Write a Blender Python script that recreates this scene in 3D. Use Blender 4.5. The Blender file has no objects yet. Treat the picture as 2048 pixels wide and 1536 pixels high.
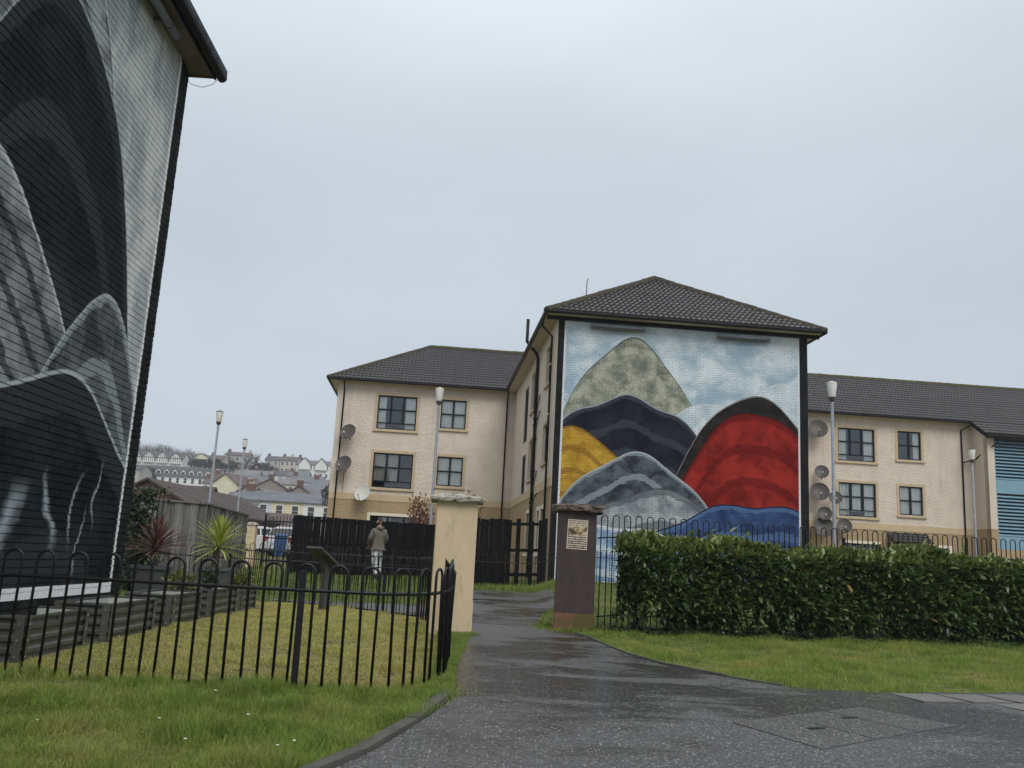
import bpy, math, random
import numpy as np
from mathutils import Vector, Matrix

random.seed(7)
rng = np.random.default_rng(7)
SC = bpy.context.scene
COL = SC.collection
R = math.radians

# ------------------------------------------------------------------ camera
FPX, PITCH, ROLL, EYE = 1784.35, R(11.169), R(3.069), Vector((0, 0, 1.2))
cp, sp, cr, sr = math.cos(PITCH), math.sin(PITCH), math.cos(ROLL), math.sin(ROLL)
_roll = Matrix(((cr, -sr, 0), (sr, cr, 0), (0, 0, 1)))
_pit = Matrix(((1, 0, 0), (0, sp, -cp), (0, cp, sp)))
CM = _roll @ _pit                                   # rows: right, down, forward
cam = bpy.data.cameras.new('camera')
cam.sensor_width = 36.0
cam.lens = FPX / 2048 * 36.0
cam.clip_end = 6000
camo = bpy.data.objects.new('camera', cam)
COL.objects.link(camo)
rt, dn, fw = CM[0], CM[1], CM[2]
camo.matrix_world = Matrix(((rt[0], -dn[0], -fw[0], EYE[0]), (rt[1], -dn[1], -fw[1], EYE[1]),
                            (rt[2], -dn[2], -fw[2], EYE[2]), (0, 0, 0, 1)))
SC.camera = camo
SC.render.resolution_x, SC.render.resolution_y = 1024, 768

# ------------------------------------------------------------------ overcast sky and a very soft sun
SUN_EL, SUN_AZ = R(50), R(160)
w = bpy.data.worlds.new('World')
SC.world = w
w.use_nodes = True
nt = w.node_tree
nt.nodes.clear()
def wn(t, **k):
    n = nt.nodes.new(t)
    for a, b in k.items():
        setattr(n, a, b)
    return n
wo = wn('ShaderNodeOutputWorld')
bg = wn('ShaderNodeBackground')
bg.inputs['Strength'].default_value = 0.80
tc = wn('ShaderNodeTexCoord')
sky = wn('ShaderNodeTexSky', sky_type='NISHITA', sun_disc=False, sun_elevation=SUN_EL, sun_rotation=SUN_AZ)
skm = wn('ShaderNodeMix', data_type='RGBA', blend_type='MULTIPLY')
skm.inputs['Factor'].default_value = 1
nt.links.new(sky.outputs[0], skm.inputs[6])
skm.inputs[7].default_value = (0.1, 0.1, 0.1, 1)
sx = wn('ShaderNodeSeparateXYZ')
nt.links.new(tc.outputs['Generated'], sx.inputs[0])
rmp = wn('ShaderNodeValToRGB')
rmp.color_ramp.interpolation = 'B_SPLINE'
rmp.color_ramp.elements[0].position = 0.0
rmp.color_ramp.elements[0].color = (0.585, 0.65, 0.72, 1)
rmp.color_ramp.elements[1].position = 1.0
rmp.color_ramp.elements[1].color = (1.68, 1.78, 1.86, 1)
e_ = rmp.color_ramp.elements.new(.3); e_.color = (.61, .68, .75, 1)
e_ = rmp.color_ramp.elements.new(.56); e_.color = (.66, .735, .80, 1)
nt.links.new(sx.outputs[2], rmp.inputs[0])
nz = wn('ShaderNodeTexNoise')
nz.inputs['Scale'].default_value = 2.2
nz.inputs['Detail'].default_value = 5
nz.inputs['Roughness'].default_value = 0.5
mpn = wn('ShaderNodeMapping')
mpn.inputs['Scale'].default_value = (1, 1, 2.4)
nt.links.new(tc.outputs['Generated'], mpn.inputs[0])
nt.links.new(mpn.outputs[0], nz.inputs['Vector'])
cl = wn('ShaderNodeMapRange')
cl.inputs[1].default_value, cl.inputs[2].default_value = 0.3, 0.7
cl.inputs[3].default_value, cl.inputs[4].default_value = 0.93, 1.06
nt.links.new(nz.outputs[0], cl.inputs[0])
mulc = wn('ShaderNodeVectorMath', operation='SCALE')
nt.links.new(rmp.outputs[0], mulc.inputs[0])
nt.links.new(cl.outputs[0], mulc.inputs[3])
mxs = wn('ShaderNodeMix', data_type='RGBA')
mxs.inputs['Factor'].default_value = 0.9
nt.links.new(skm.outputs[2], mxs.inputs[6])
nt.links.new(mulc.outputs[0], mxs.inputs[7])
nt.links.new(mxs.outputs[2], bg.inputs['Color'])
nt.links.new(bg.outputs[0], wo.inputs[0])

sun = bpy.data.lights.new('sun', 'SUN')
sun.energy, sun.angle, sun.color = 1.5, R(35), (1.0, 0.97, 0.93)
suno = bpy.data.objects.new('sun', sun)
COL.objects.link(suno)
sd = Vector((math.sin(SUN_AZ) * math.cos(SUN_EL), math.cos(SUN_AZ) * math.cos(SUN_EL), math.sin(SUN_EL)))
suno.rotation_euler = (-sd).to_track_quat('-Z', 'Y').to_euler()
SC.view_settings.view_transform = 'Standard'
SC.view_settings.look = 'None'
SC.view_settings.exposure = 0.34
SC.view_settings.gamma = 1
SC.render.engine = 'CYCLES'

# ------------------------------------------------------------------ helpers
CMT = CM.transposed()
def ray(u, v):
    d = CMT @ Vector(((u - 1024) / FPX, (v - 768) / FPX, 1))
    return d / d[1]
def at(u, v, Y):
    """the point of the place that the direction (u, v) meets at the distance Y"""
    return EYE + ray(u, v) * Y
def proj(P):
    q = CM @ (Vector(P) - EYE)
    return 1024 + FPX * q[0] / q[2], 768 + FPX * q[1] / q[2], q[2]
def ss(t):
    t = np.clip(t, 0, 1)
    return t * t * (3 - 2 * t)
GY = [-60, 4, 6.75, 9, 12, 16, 20, 25, 28, 34, 60, 130, 160, 200, 260, 340, 400, 520, 3000]
GZ = [0, 0, .15, .2, .25, .2, .22, .36, .45, .72, .9, 1.0, 3, 8, 15, 28, 33, 36, 36]
def g(x, y):
    b = np.interp(y, GY, GZ)
    b = b + ss((np.asarray(x) - .8) / 1.0) * np.interp(y, [11, 14, 20, 27, 34], [0, .1, .25, .28, 0])
    return b
def gf(x, y):
    return float(g(x, y))

class MB:
    def __init__(s):
        s.v, s.f = [], []
    def add(s, vs, fs):
        o = len(s.v)
        s.v += [tuple(p) for p in vs]
        s.f += [tuple(i + o for i in q) for q in fs]
        return s
    def hexa(s, p):
        return s.add(p, [(0, 3, 2, 1), (4, 5, 6, 7), (0, 1, 5, 4), (1, 2, 6, 5), (2, 3, 7, 6), (3, 0, 4, 7)])
    def box(s, x0, x1, y0, y1, z0, z1):
        return s.hexa([(x0, y0, z0), (x1, y0, z0), (x1, y1, z0), (x0, y1, z0), (x0, y0, z1), (x1, y0, z1), (x1, y1, z1), (x0, y1, z1)])
    def obox(s, c, a, b, h):
        c, a, b, h = Vector(c), Vector(a), Vector(b), Vector(h)
        return s.hexa([c - a - b - h, c + a - b - h, c + a + b - h, c - a + b - h, c - a - b + h, c + a - b + h, c + a + b + h, c - a + b + h])
    def beam(s, p, q, wx, wz, up=(0, 0, 1)):
        p, q = Vector(p), Vector(q)
        d = (q - p)
        t = d.normalized()
        a = t.cross(Vector(up))
        if a.length < 1e-4:
            a = t.cross(Vector((1, 0, 0)))
        a.normalize()
        h = a.cross(t)
        return s.obox((p + q) / 2, d / 2, a * wx / 2, h * wz / 2)
    def quad(s, a, b, c, d):
        return s.add([a, b, c, d], [(0, 1, 2, 3)])
    def tube(s, pts, r, n=8, cap=True):
        pts = [Vector(p) for p in pts]
        rs = r if isinstance(r, (list, tuple)) else [r] * len(pts)
        up = None
        rings = []
        for i, p in enumerate(pts):
            t = (pts[min(i + 1, len(pts) - 1)] - pts[max(i - 1, 0)])
            if t.length < 1e-9:
                t = Vector((0, 0, 1))
            t.normalize()
            if up is None:
                up = Vector((0, 0, 1)) if abs(t.z) < .9 else Vector((1, 0, 0))
            a = (up - t * up.dot(t))
            if a.length < 1e-5:
                a = t.orthogonal()
            a.normalize()
            b = t.cross(a)
            up = a
            rings.append([p + (a * math.cos(k * 2 * math.pi / n) + b * math.sin(k * 2 * math.pi / n)) * rs[i] for k in range(n)])
        vs = [q for rg in rings for q in rg]
        fs = []
        for i in range(len(rings) - 1):
            for k in range(n):
                fs.append((i * n + k, i * n + (k + 1) % n, (i + 1) * n + (k + 1) % n, (i + 1) * n + k))
        if cap:
            fs.append(tuple(range(n))[::-1])
            fs.append(tuple((len(rings) - 1) * n + k for k in range(n)))
        return s.add(vs, fs)
    def lathe(s, prof, n=16, c=(0, 0, 0)):
        vs, fs = [], []
        for (r, z) in prof:
            for k in range(n):
                a = 2 * math.pi * k / n
                vs.append((c[0] + r * math.cos(a), c[1] + r * math.sin(a), c[2] + z))
        for i in range(len(prof) - 1):
            for k in range(n):
                fs.append((i * n + k, i * n + (k + 1) % n, (i + 1) * n + (k + 1) % n, (i + 1) * n + k))
        fs.append(tuple(range(n))[::-1])
        fs.append(tuple((len(prof) - 1) * n + k for k in range(n)))
        return s.add(vs, fs)
    def prism(s, poly, fn, d0, d1):
        """poly of (u, v) mapped by fn(u, v, d)"""
        n = len(poly)
        vs = [fn(u, v, d0) for u, v in poly] + [fn(u, v, d1) for u, v in poly]
        fs = [tuple(range(n))[::-1], tuple(range(n, 2 * n))] + [(i, (i + 1) % n, n + (i + 1) % n, n + i) for i in range(n)]
        return s.add(vs, fs)
    def mesh(s, name, mat, smooth=False):
        m = bpy.data.meshes.new(name)
        m.from_pydata([tuple(p) for p in s.v], [], s.f)
        if mat:
            m.materials.append(mat)
        if smooth:
            m.polygons.foreach_set('use_smooth', [True] * len(m.polygons))
        m.update()
        return m
    def build(s, name, mat, parent=None, loc=None, rz=None, smooth=False):
        return obj(name, s.mesh(name, mat, smooth), parent, loc, rz)

def obj(name, data, parent=None, loc=None, rz=None):
    o = bpy.data.objects.new(name, data)
    COL.objects.link(o)
    if parent:
        o.parent = parent
    if loc is not None:
        o.location = loc
    if rz is not None:
        o.rotation_euler = (0, 0, rz)
    return o
def tag(o, label=None, cat=None, group=None, kind=None):
    if label: o['label'] = label
    if cat: o['category'] = cat
    if group: o['group'] = group
    if kind: o['kind'] = kind
    return o
def thing(name, label, cat, loc=(0, 0, 0), rz=0, group=None):
    return tag(obj(name, None, None, loc, rz), label, cat, group)
def npmesh(name, verts, tris, mat, tint=None):
    """mesh from numpy arrays of points and triangles"""
    m = bpy.data.meshes.new(name)
    nv, nf = len(verts), len(tris)
    m.vertices.add(nv)
    m.vertices.foreach_set('co', np.asarray(verts, np.float32).ravel())
    m.loops.add(nf * 3)
    m.loops.foreach_set('vertex_index', np.asarray(tris, np.int32).ravel())
    m.polygons.add(nf)
    m.polygons.foreach_set('loop_start', np.arange(0, nf * 3, 3, dtype=np.int32))
    m.update(calc_edges=True)
    if tint is not None:
        a = m.attributes.new('tint', 'FLOAT', 'POINT')
        a.data.foreach_set('value', np.asarray(tint, np.float32))
    m.materials.append(mat)
    return m

# ------------------------------------------------------------------ materials
class NT:
    """small expression helper for node trees"""
    def __init__(s, name):
        s.m = bpy.data.materials.new(name)
        s.m.use_nodes = True
        s.t = s.m.node_tree
        s.b = s.t.nodes['Principled BSDF']
        s.out = s.t.nodes['Material Output']
    def n(s, t, **k):
        x = s.t.nodes.new(t)
        for a, b in k.items():
            setattr(x, a, b)
        return x
    def put(s, sock, v):
        if isinstance(v, bpy.types.NodeSocket):
            s.t.links.new(v, sock)
        elif isinstance(v, (tuple, list)):
            sock.default_value = (*v, 1) if len(v) == 3 and sock.type == 'RGBA' else v
        else:
            sock.default_value = v
    def math(s, op, a, b=0.0, c=0.0, clamp=False):
        x = s.n('ShaderNodeMath', operation=op, use_clamp=clamp)
        s.put(x.inputs[0], a); s.put(x.inputs[1], b); s.put(x.inputs[2], c)
        return x.outputs[0]
    def mr(s, v, a, b, c=0.0, d=1.0, smooth=True):
        x = s.n('ShaderNodeMapRange')
        if smooth: x.interpolation_type = 'SMOOTHSTEP'
        s.put(x.inputs[0], v); s.put(x.inputs[1], a); s.put(x.inputs[2], b); s.put(x.inputs[3], c); s.put(x.inputs[4], d)
        return x.outputs[0]
    def mix(s, f, a, b, mode='MIX'):
        x = s.n('ShaderNodeMix', data_type='RGBA', blend_type=mode)
        s.put(x.inputs[0], f); s.put(x.inputs[6], a); s.put(x.inputs[7], b)
        return x.outputs[2]
    def coord(s, ref=None, kind='Object'):
        x = s.n('ShaderNodeTexCoord')
        if ref: x.object = ref
        return x.outputs[kind]
    def map(s, v, scale=(1, 1, 1), loc=(0, 0, 0), rot=(0, 0, 0)):
        x = s.n('ShaderNodeMapping')
        s.put(x.inputs[0], v)
        x.inputs['Scale'].default_value = scale; x.inputs['Location'].default_value = loc; x.inputs['Rotation'].default_value = rot
        return x.outputs[0]
    def noise(s, v, scale, detail=4, rough=.55, dist=0.0):
        x = s.n('ShaderNodeTexNoise')
        s.put(x.inputs['Vector'], v)
        x.inputs['Scale'].default_value = scale; x.inputs['Detail'].default_value = detail
        x.inputs['Roughness'].default_value = rough; x.inputs['Distortion'].default_value = dist
        return x.outputs[0]
    def vor(s, v, scale, feature='F1'):
        x = s.n('ShaderNodeTexVoronoi', feature=feature)
        s.put(x.inputs['Vector'], v); x.inputs['Scale'].default_value = scale
        return x.outputs[0]
    def bump(s, h, strength=.3, dist=.02, normal=None):
        x = s.n('ShaderNodeBump')
        s.put(x.inputs['Height'], h)
        x.inputs['Strength'].default_value = strength; x.inputs['Distance'].default_value = dist
        if normal: s.put(x.inputs['Normal'], normal)
        return x.outputs[0]
    def sep(s, v):
        x = s.n('ShaderNodeSeparateXYZ'); s.put(x.inputs[0], v); return x.outputs
    def set(s, **k):
        for a, v in k.items():
            s.put(s.b.inputs[{'col': 'Base Color', 'rough': 'Roughness', 'metal': 'Metallic', 'normal': 'Normal', 'spec': 'Specular IOR Level',
                              'trans': 'Transmission Weight', 'coat': 'Coat Weight', 'emit': 'Emission Color', 'estr': 'Emission Strength', 'sub': 'Subsurface Weight', 'alpha': 'Alpha'}[a]], v)
        return s.m

_mats = {}
def pm(name, col, rough=.8, var=.15, vs=5., bump=.25, bs=60., bd=.01, spec=.4, metal=0., c2=None, th=(.5, .65), s2=2.5, rnd=0., stretch=(1, 1, 1), coat=0.):
    """plain painted / mineral surface: grain, patches of a second colour, fine relief"""
    if name in _mats:
        return _mats[name]
    t = NT(name)
    co = t.map(t.coord(), stretch)
    n1 = t.noise(co, vs, 6, .65)
    f = t.mr(n1, .3, .7, 1 - var, 1 + var, False)
    c = t.mix(1.0, col, t.n('ShaderNodeCombineXYZ').outputs[0]) if False else None
    sc = t.n('ShaderNodeVectorMath', operation='SCALE')
    t.put(sc.inputs[0], Vector(col)); t.put(sc.inputs[3], f)
    c = sc.outputs[0]
    if c2:
        c = t.mix(t.mr(t.noise(co, s2, 7, .7), th[0], th[1]), c, c2)
    if rnd:
        oi = t.n('ShaderNodeObjectInfo')
        s2_ = t.n('ShaderNodeVectorMath', operation='SCALE')
        t.put(s2_.inputs[0], c); t.put(s2_.inputs[3], t.mr(oi.outputs['Random'], 0, 1, 1 - rnd, 1 + rnd, False))
        c = s2_.outputs[0]
    t.set(col=c, rough=t.mr(t.noise(co, vs * 1.7, 4), .3, .7, max(.03, rough - .12), min(1, rough + .12), False), metal=metal, spec=spec, coat=coat)
    if bump:
        t.set(normal=t.bump(t.noise(co, bs, 5, .6), bump, bd))
    _mats[name] = t.m
    return t.m

def harl(name, col, dirt):
    if name in _mats: return _mats[name]
    t = NT(name)
    co = t.coord()
    n = t.mr(t.noise(co, 1.3, 6, .65), .3, .7, .9, 1.07, False)
    sc = t.n('ShaderNodeVectorMath', operation='SCALE')
    t.put(sc.inputs[0], Vector(col)); t.put(sc.inputs[3], n)
    st = t.mr(t.noise(t.map(co, (2.2, 2.2, .25)), 1.6, 6, .7), .5, .76, 0, .55)
    c = t.mix(st, sc.outputs[0], dirt)
    pit = t.math('ADD', t.noise(co, 14, 4, .6), t.math('MULTIPLY', t.vor(co, 22), .7))
    t.set(col=c, rough=.92, spec=.25, normal=t.bump(pit, .75, .05))
    _mats[name] = t.m
    return t.m

M_HARL = harl('cream_harling', (.69, .60, .51), (.45, .39, .33))
M_HARL2 = harl('tan_harling', (.42, .31, .185), (.25, .19, .12))
M_BAND = pm('sand_band', (.52, .40, .255), .85, .1, 2, .15, 40, c2=(.3, .25, .17), th=(.6, .85))
M_SURR = pm('sand_surround', (.50, .395, .26), .8, .1, 3, .15, 40)
M_WHITES = pm('pale_surround', (.72, .66, .56), .8, .08, 3, .1, 40)
M_SOFFIT = pm('cream_soffit', (.55, .48, .38), .7, .1, 3, .1, 40)
M_BLACK = pm('black_plastic', (.009, .0095, .011), .5, .2, 6, .05, 60, spec=.2)
M_FRAME = pm('black_window_frame', (.009, .010, .012), .5, .15, 6, .03, 60, spec=.2)
M_RAIL = pm('black_railing_paint', (.007, .0075, .0085), .42, .3, 14, .25, 90, .004, spec=.3, c2=(.035, .026, .018), th=(.66, .8), s2=9)
M_BPLANK = pm('black_stained_timber', (.007, .007, .008), .8, .35, 3, .4, 30, .006, spec=.08, c2=(.026, .026, .026), th=(.62, .85), s2=4, rnd=.3, stretch=(5, 5, .5))
M_GPLANK = pm('weathered_grey_timber', (.165, .16, .152), .85, .4, 2.5, .6, 24, .01, c2=(.05, .05, .052), th=(.5, .68), s2=2.2, rnd=.3, stretch=(7, 7, .6))
M_TILE = pm('charcoal_roof_tile', (.058, .055, .058), .45, .3, 4, .2, 50, .006, spec=.45, c2=(.095, .093, .09), th=(.58, .75), s2=5)
M_MOSS = pm('mossy_ridge', (.060, .048, .040), .9, .35, 5, .8, 30, .04, c2=(.085, .085, .026), th=(.44, .56), s2=1.6)
M_PILL1 = pm('sand_painted_render', (.60, .485, .32), .8, .10, 2.5, .35, 70, .012, spec=.2, c2=(.34, .27, .18), th=(.55, .82), s2=3, stretch=(1.6, 1.6, .5))
M_CAP1 = pm('mossy_pale_cap', (.38, .355, .30), .9, .3, 6, .7, 30, .02, c2=(.11, .10, .07), th=(.5, .62), s2=9)
M_PILL2 = pm('brown_painted_render', (.056, .043, .041), .65, .2, 3, .4, 60, .012, spec=.3, c2=(.085, .07, .064), th=(.55, .8), s2=3.5, stretch=(1.6, 1.6, .5))
M_CAP2 = pm('lichened_dark_cap', (.16, .125, .105), .95, .45, 14, 1.0, 34, .03, c2=(.05, .042, .03), th=(.47, .6), s2=8)
M_GALV = pm('galvanised_steel', (.21, .23, .26), .6, .16, 6, .1, 40, metal=.2)
M_LANT = pm('milky_lantern_plastic', (.72, .72, .69), .35, .08, 4, .03, 40, spec=.5)
M_DGREY = pm('dark_grey_metal', (.07, .07, .072), .45, .2, 6, .05, 40)
M_DISHG = pm('grey_dish_paint', (.062, .056, .052), .5, .2, 5, .05, 30, c2=(.10, .085, .07), th=(.55, .8))
M_DISHW = pm('pale_dish_paint', (.52, .51, .47), .5, .15, 5, .05, 30, c2=(.3, .27, .2), th=(.6, .85))
M_PLANT = pm('olive_grey_corrugated_steel', (.075, .078, .066), .42, .2, 5, .08, 40, spec=.5, c2=(.04, .04, .036), th=(.55, .8))
M_PLINE = pm('pale_steel_lining', (.42, .45, .42), .5, .15, 4, .05, 40)
M_SOIL = pm('damp_soil', (.030, .022, .016), .95, .4, 14, 1.0, 40, .03)
M_BOLT = pm('bright_bolt', (.7, .7, .7), .3, .1, 5, 0, metal=.8)
M_POT = pm('grey_ribbed_pot', (.095, .10, .11), .6, .15, 4, .4, 70, .006, stretch=(1, 1, 5))
M_STONE = pm('kerb_concrete', (.085, .082, .072), .75, .25, 5, .5, 50, .008, c2=(.05, .055, .03), th=(.55, .7), s2=6, rnd=.12)
M_SLAB = pm('pale_paving_slab', (.125, .122, .116), .5, .15, 5, .3, 70, .004, rnd=.1)
M_BARK = pm('dark_bark', (.05, .042, .035), .95, .35, 9, .8, 40, .02)
M_TRUNK = pm('cordyline_trunk', (.075, .055, .04), .95, .35, 20, .9, 60, .01)
M_LECT = pm('weathered_steel_post', (.055, .052, .045), .6, .25, 6, .15, 60)
M_BLUE = pm('sky_blue_panel', (.19, .33, .43), .45, .08, 3, .04, 30, c2=(.11, .2, .27), th=(.6, .9))
M_LOUVG = pm('grey_green_louvre', (.10, .16, .165), .5, .1, 3, 0)
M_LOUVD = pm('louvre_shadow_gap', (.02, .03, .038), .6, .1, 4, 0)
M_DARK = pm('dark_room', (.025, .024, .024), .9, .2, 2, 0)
M_CURT = pm('net_curtain', (.82, .81, .78), .9, .08, 4, .1, 40)
M_CURT2 = pm('beige_curtain', (.50, .45, .38), .9, .1, 4, .1, 40)
M_WPVC = pm('white_joinery', (.75, .75, .73), .5, .05, 4, 0)
M_DGLASS = pm('dark_house_glass', (.035, .04, .045), .15, .2, 3, 0, spec=.6)

def glass(name):
    t = NT(name)
    tr = t.n('ShaderNodeBsdfTransparent'); tr.inputs[0].default_value = (.95, .97, .97, 1)
    gl = t.n('ShaderNodeBsdfGlossy'); gl.inputs['Roughness'].default_value = .03
    gl.inputs[0].default_value = (.9, .94, 1, 1)
    fr = t.n('ShaderNodeFresnel'); fr.inputs[0].default_value = 1.5
    k = t.math('ADD', t.math('MULTIPLY', fr.outputs[0], .9), .02, clamp=True)
    mx = t.n('ShaderNodeMixShader')
    t.put(mx.inputs[0], k); t.put(mx.inputs[1], tr.outputs[0]); t.put(mx.inputs[2], gl.outputs[0])
    t.t.links.new(mx.outputs[0], t.out.inputs[0])
    return t.m
M_GLASS = glass('window_glass')

def asphalt(name, base=(.072, .072, .074), film=1.0):
    t = NT(name)
    co = t.coord()
    o = t.sep(co)
    big = t.noise(co, .45, 5, .6, .5)
    mid = t.noise(t.map(co, (.5, 1.3, 1)), 1.6, 6, .65, .6)
    f0 = t.math('ADD', t.math('MULTIPLY', big, .55), t.math('MULTIPLY', mid, .45))
    belt = t.math('MULTIPLY', t.mr(o[1], 6.0, 7.2), t.mr(o[1], 9.2, 11.5, 1, .35))       # the path dips here and holds water
    f0 = t.math('ADD', f0, t.math('MULTIPLY', t.math('SUBTRACT', belt, .55), .10))
    wet = t.math('MULTIPLY', t.mr(f0, .44, .56), film)
    vt = t.n('ShaderNodeTexVoronoi'); t.put(vt.inputs['Vector'], co); vt.inputs['Scale'].default_value = 42
    cell = t.sep(vt.outputs['Color'])[0]
    stone = t.math('MULTIPLY', t.mr(cell, .74, .80), t.mr(vt.outputs['Distance'], .25, .45, 1, 0))
    vt2 = t.n('ShaderNodeTexVoronoi'); t.put(vt2.inputs['Vector'], t.map(co, loc=(3, 7, 1))); vt2.inputs['Scale'].default_value = 75
    grain = t.sep(vt2.outputs['Color'])[0]
    c = t.mix(grain, tuple(k * .55 for k in base), tuple(k * 1.6 for k in base))
    c = t.mix(wet, c, t.mix(grain, (.014, .012, .0105), (.032, .027, .024)))
    c = t.mix(t.math('MULTIPLY', stone, t.mr(wet, 0, 1, .6, .45)), c, (.40, .40, .39))
    moss = t.math('MULTIPLY', t.mr(t.noise(co, 2.7, 6, .7), .64, .74), .5)
    c = t.mix(moss, c, (.05, .05, .022))
    pits = t.math('ADD', vt.outputs['Distance'], t.math('MULTIPLY', vt2.outputs['Distance'], .7))
    bst = t.n('ShaderNodeBump'); bst.inputs['Distance'].default_value = .012
    t.put(bst.inputs['Height'], pits); t.put(bst.inputs['Strength'], t.mr(wet, 0, 1, .95, .28))
    nb = t.bump(t.noise(t.map(co, (.6, 1.4, 1)), 2.4, 4), .16, .06, bst.outputs[0])
    t.set(col=c, rough=t.mr(wet, 0, 1, .40, .16), spec=.45, normal=nb)
    return t.m
M_ASPH = asphalt('wet_asphalt')
M_COVER = asphalt('wet_cover_infill', (.070, .069, .068), .2)

def soilgrass():
    t = NT('turf_soil')
    co = t.coord()
    c = t.mix(t.mr(t.noise(co, 1.1, 6, .6), .35, .65), (.12, .14, .045), (.19, .17, .07))
    c = t.mix(t.mr(t.noise(co, 5, 6, .7), .48, .62), c, (.07, .052, .03))
    t.set(col=c, rough=.95, spec=.2, normal=t.bump(t.noise(co, 30, 5), .8, .03))
    return t.m
M_GROUND = soilgrass()

def translucent(t, c, rough, spec, amt):
    t.set(col=c, rough=rough, spec=spec)
    tl = t.n('ShaderNodeBsdfTranslucent')
    t.put(tl.inputs[0], t.mix(1.0, c, (1.5, 1.5, 1.2), 'MULTIPLY'))
    mx = t.n('ShaderNodeMixShader')
    mx.inputs[0].default_value = amt
    t.put(mx.inputs[1], t.b.outputs[0]); t.put(mx.inputs[2], tl.outputs[0])
    t.t.links.new(mx.outputs[0], t.out.inputs[0])
    return t.m
def grassmat(name, a, b, dry, lo=.42, hi=.62, scale=1.3):
    t = NT(name)
    at_ = t.n('ShaderNodeAttribute'); at_.attribute_name = 'tint'
    co = t.coord()
    c = t.mix(at_.outputs['Fac'], a, b)
    c = t.mix(t.mr(t.noise(co, 4.5, 4, .6), .42, .62, 0, .55), c, tuple(k * .62 for k in a))
    c = t.mix(t.math('MULTIPLY', t.mr(t.noise(co, scale, 5, .6), lo, hi), t.mr(at_.outputs['Fac'], 0, 1, .35, 1)), c, dry)
    return translucent(t, c, .5, .25, .4)
M_GR1 = grassmat('lush_grass', (.13, .195, .036), (.30, .38, .095), (.34, .33, .12), .46, .66)
M_GR2 = grassmat('mown_mossy_grass', (.30, .31, .09), (.54, .52, .20), (.46, .40, .18), .42, .62)
M_GR3 = grassmat('verge_grass', (.125, .19, .036), (.29, .37, .09), (.33, .32, .10), .5, .68)
M_GR4 = grassmat('rough_grass', (.08, .13, .024), (.19, .27, .07), (.24, .24, .10), .5, .7)

def leafmat(name, a, b, rough=.35, spec=.5):
    t = NT(name)
    at_ = t.n('ShaderNodeAttribute'); at_.attribute_name = 'tint'
    oi = t.n('ShaderNodeObjectInfo')
    f = t.math('FRACT', t.math('ADD', at_.outputs['Fac'], oi.outputs['Random']))
    f = t.math('POWER', f, 1.6)
    co = t.coord()
    c = t.mix(f, a, b)
    c = t.mix(t.mr(t.noise(co, 6, 3), .35, .65, 0, .3), c, tuple(k * .6 for k in a))
    return translucent(t, c, rough, spec, .18)
M_LAUREL = leafmat('laurel_leaf', (.034, .066, .018), (.135, .185, .058), .3, .5)
M_LAUTOP = leafmat('young_laurel_leaf', (.12, .165, .045), (.31, .35, .13))
M_IVY = leafmat('ivy_leaf', (.012, .028, .009), (.04, .075, .02))
M_RED = leafmat('red_shrub_leaf', (.10, .028, .020), (.20, .10, .06), .5)
M_CORDR = leafmat('burgundy_sword_leaf', (.085, .022, .024), (.30, .20, .19), .38)
M_CORDG = leafmat('lime_sword_leaf', (.24, .30, .03), (.55, .55, .18), .38)
M_YBUSH = leafmat('variegated_leaf', (.06, .085, .018), (.26, .27, .06), .45)
M_EVER = leafmat('far_evergreen', (.045, .050, .036), (.085, .085, .06), .9, .1)
M_TWIG = pm('far_bare_twigs', (.105, .095, .085), .95, .2, 2, 0)

# ================================================================== THE SETTING
# ---- ground: one sheet to the horizon
xs = np.unique(np.concatenate([np.arange(-7, 15, .35), np.linspace(-40, -7, 14), np.linspace(15, 60, 14), np.linspace(-900, -40, 14), np.linspace(60, 900, 14)]))
ys = np.unique(np.concatenate([np.arange(2, 29, .35), np.array(GY, float), np.linspace(29, 60, 12), np.linspace(60, 520, 40), np.linspace(-60, 2, 10), np.linspace(520, 3000, 8)]))
XX, YY = np.meshgrid(xs, ys)
ZZ = g(XX, YY)
hills = ss((YY - 120) / 60) * (1.6 * np.sin(XX * .031 + 1) + 1.1 * np.sin(XX * .017 + YY * .01))
ZZ = ZZ + hills
nx_, ny_ = len(xs), len(ys)
V = np.stack([XX, YY, ZZ], -1).reshape(-1, 3)
idx = np.arange(nx_ * ny_).reshape(ny_, nx_)
a, b, c, d = idx[:-1, :-1].ravel(), idx[:-1, 1:].ravel(), idx[1:, 1:].ravel(), idx[1:, :-1].ravel()
T = np.concatenate([np.stack([a, b, c], 1), np.stack([a, c, d], 1)])
tag(obj('ground', npmesh('ground', V, T, M_GROUND)), kind='structure')

# ---- the wet tarmac path, widening to the forecourt at the road
LK = [(-10, -9.0), (0, -4.2), (2, -2.5), (4, -1.28), (5.11, -.79), (5.39, -.68), (5.71, -.59), (6.14, -.48), (6.53, -.38), (6.9, -.32), (7.45, -.33), (8.52, -.38), (11.6, -.36), (13, -.5), (17.6, -.8), (22, -1.1), (26.2, -1.3)]
XS = 1.98
RK = [(-10, XS), (9.07, XS), (9.73, 1.6), (10.43, 1.43), (11.32, 1.25), (12.6, .98), (13.0, .78), (14, .62), (17, .72), (19, 1.15), (22, 1.3), (26.2, 1.3)]
KR = [(XS, 9.07), (2.36, 8.64), (2.73, 8.4), (3.41, 8.38), (4.18, 8.56), (4.99, 8.79), (9, 10.2), (14, 11.8)]
lk = lambda y: np.interp(y, [p[0] for p in LK], [p[1] for p in LK])
rk = lambda y: np.interp(y, [p[0] for p in RK], [p[1] for p in RK])
kr = lambda x: np.interp(x, [p[0] for p in KR], [p[1] for p in KR])
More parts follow.
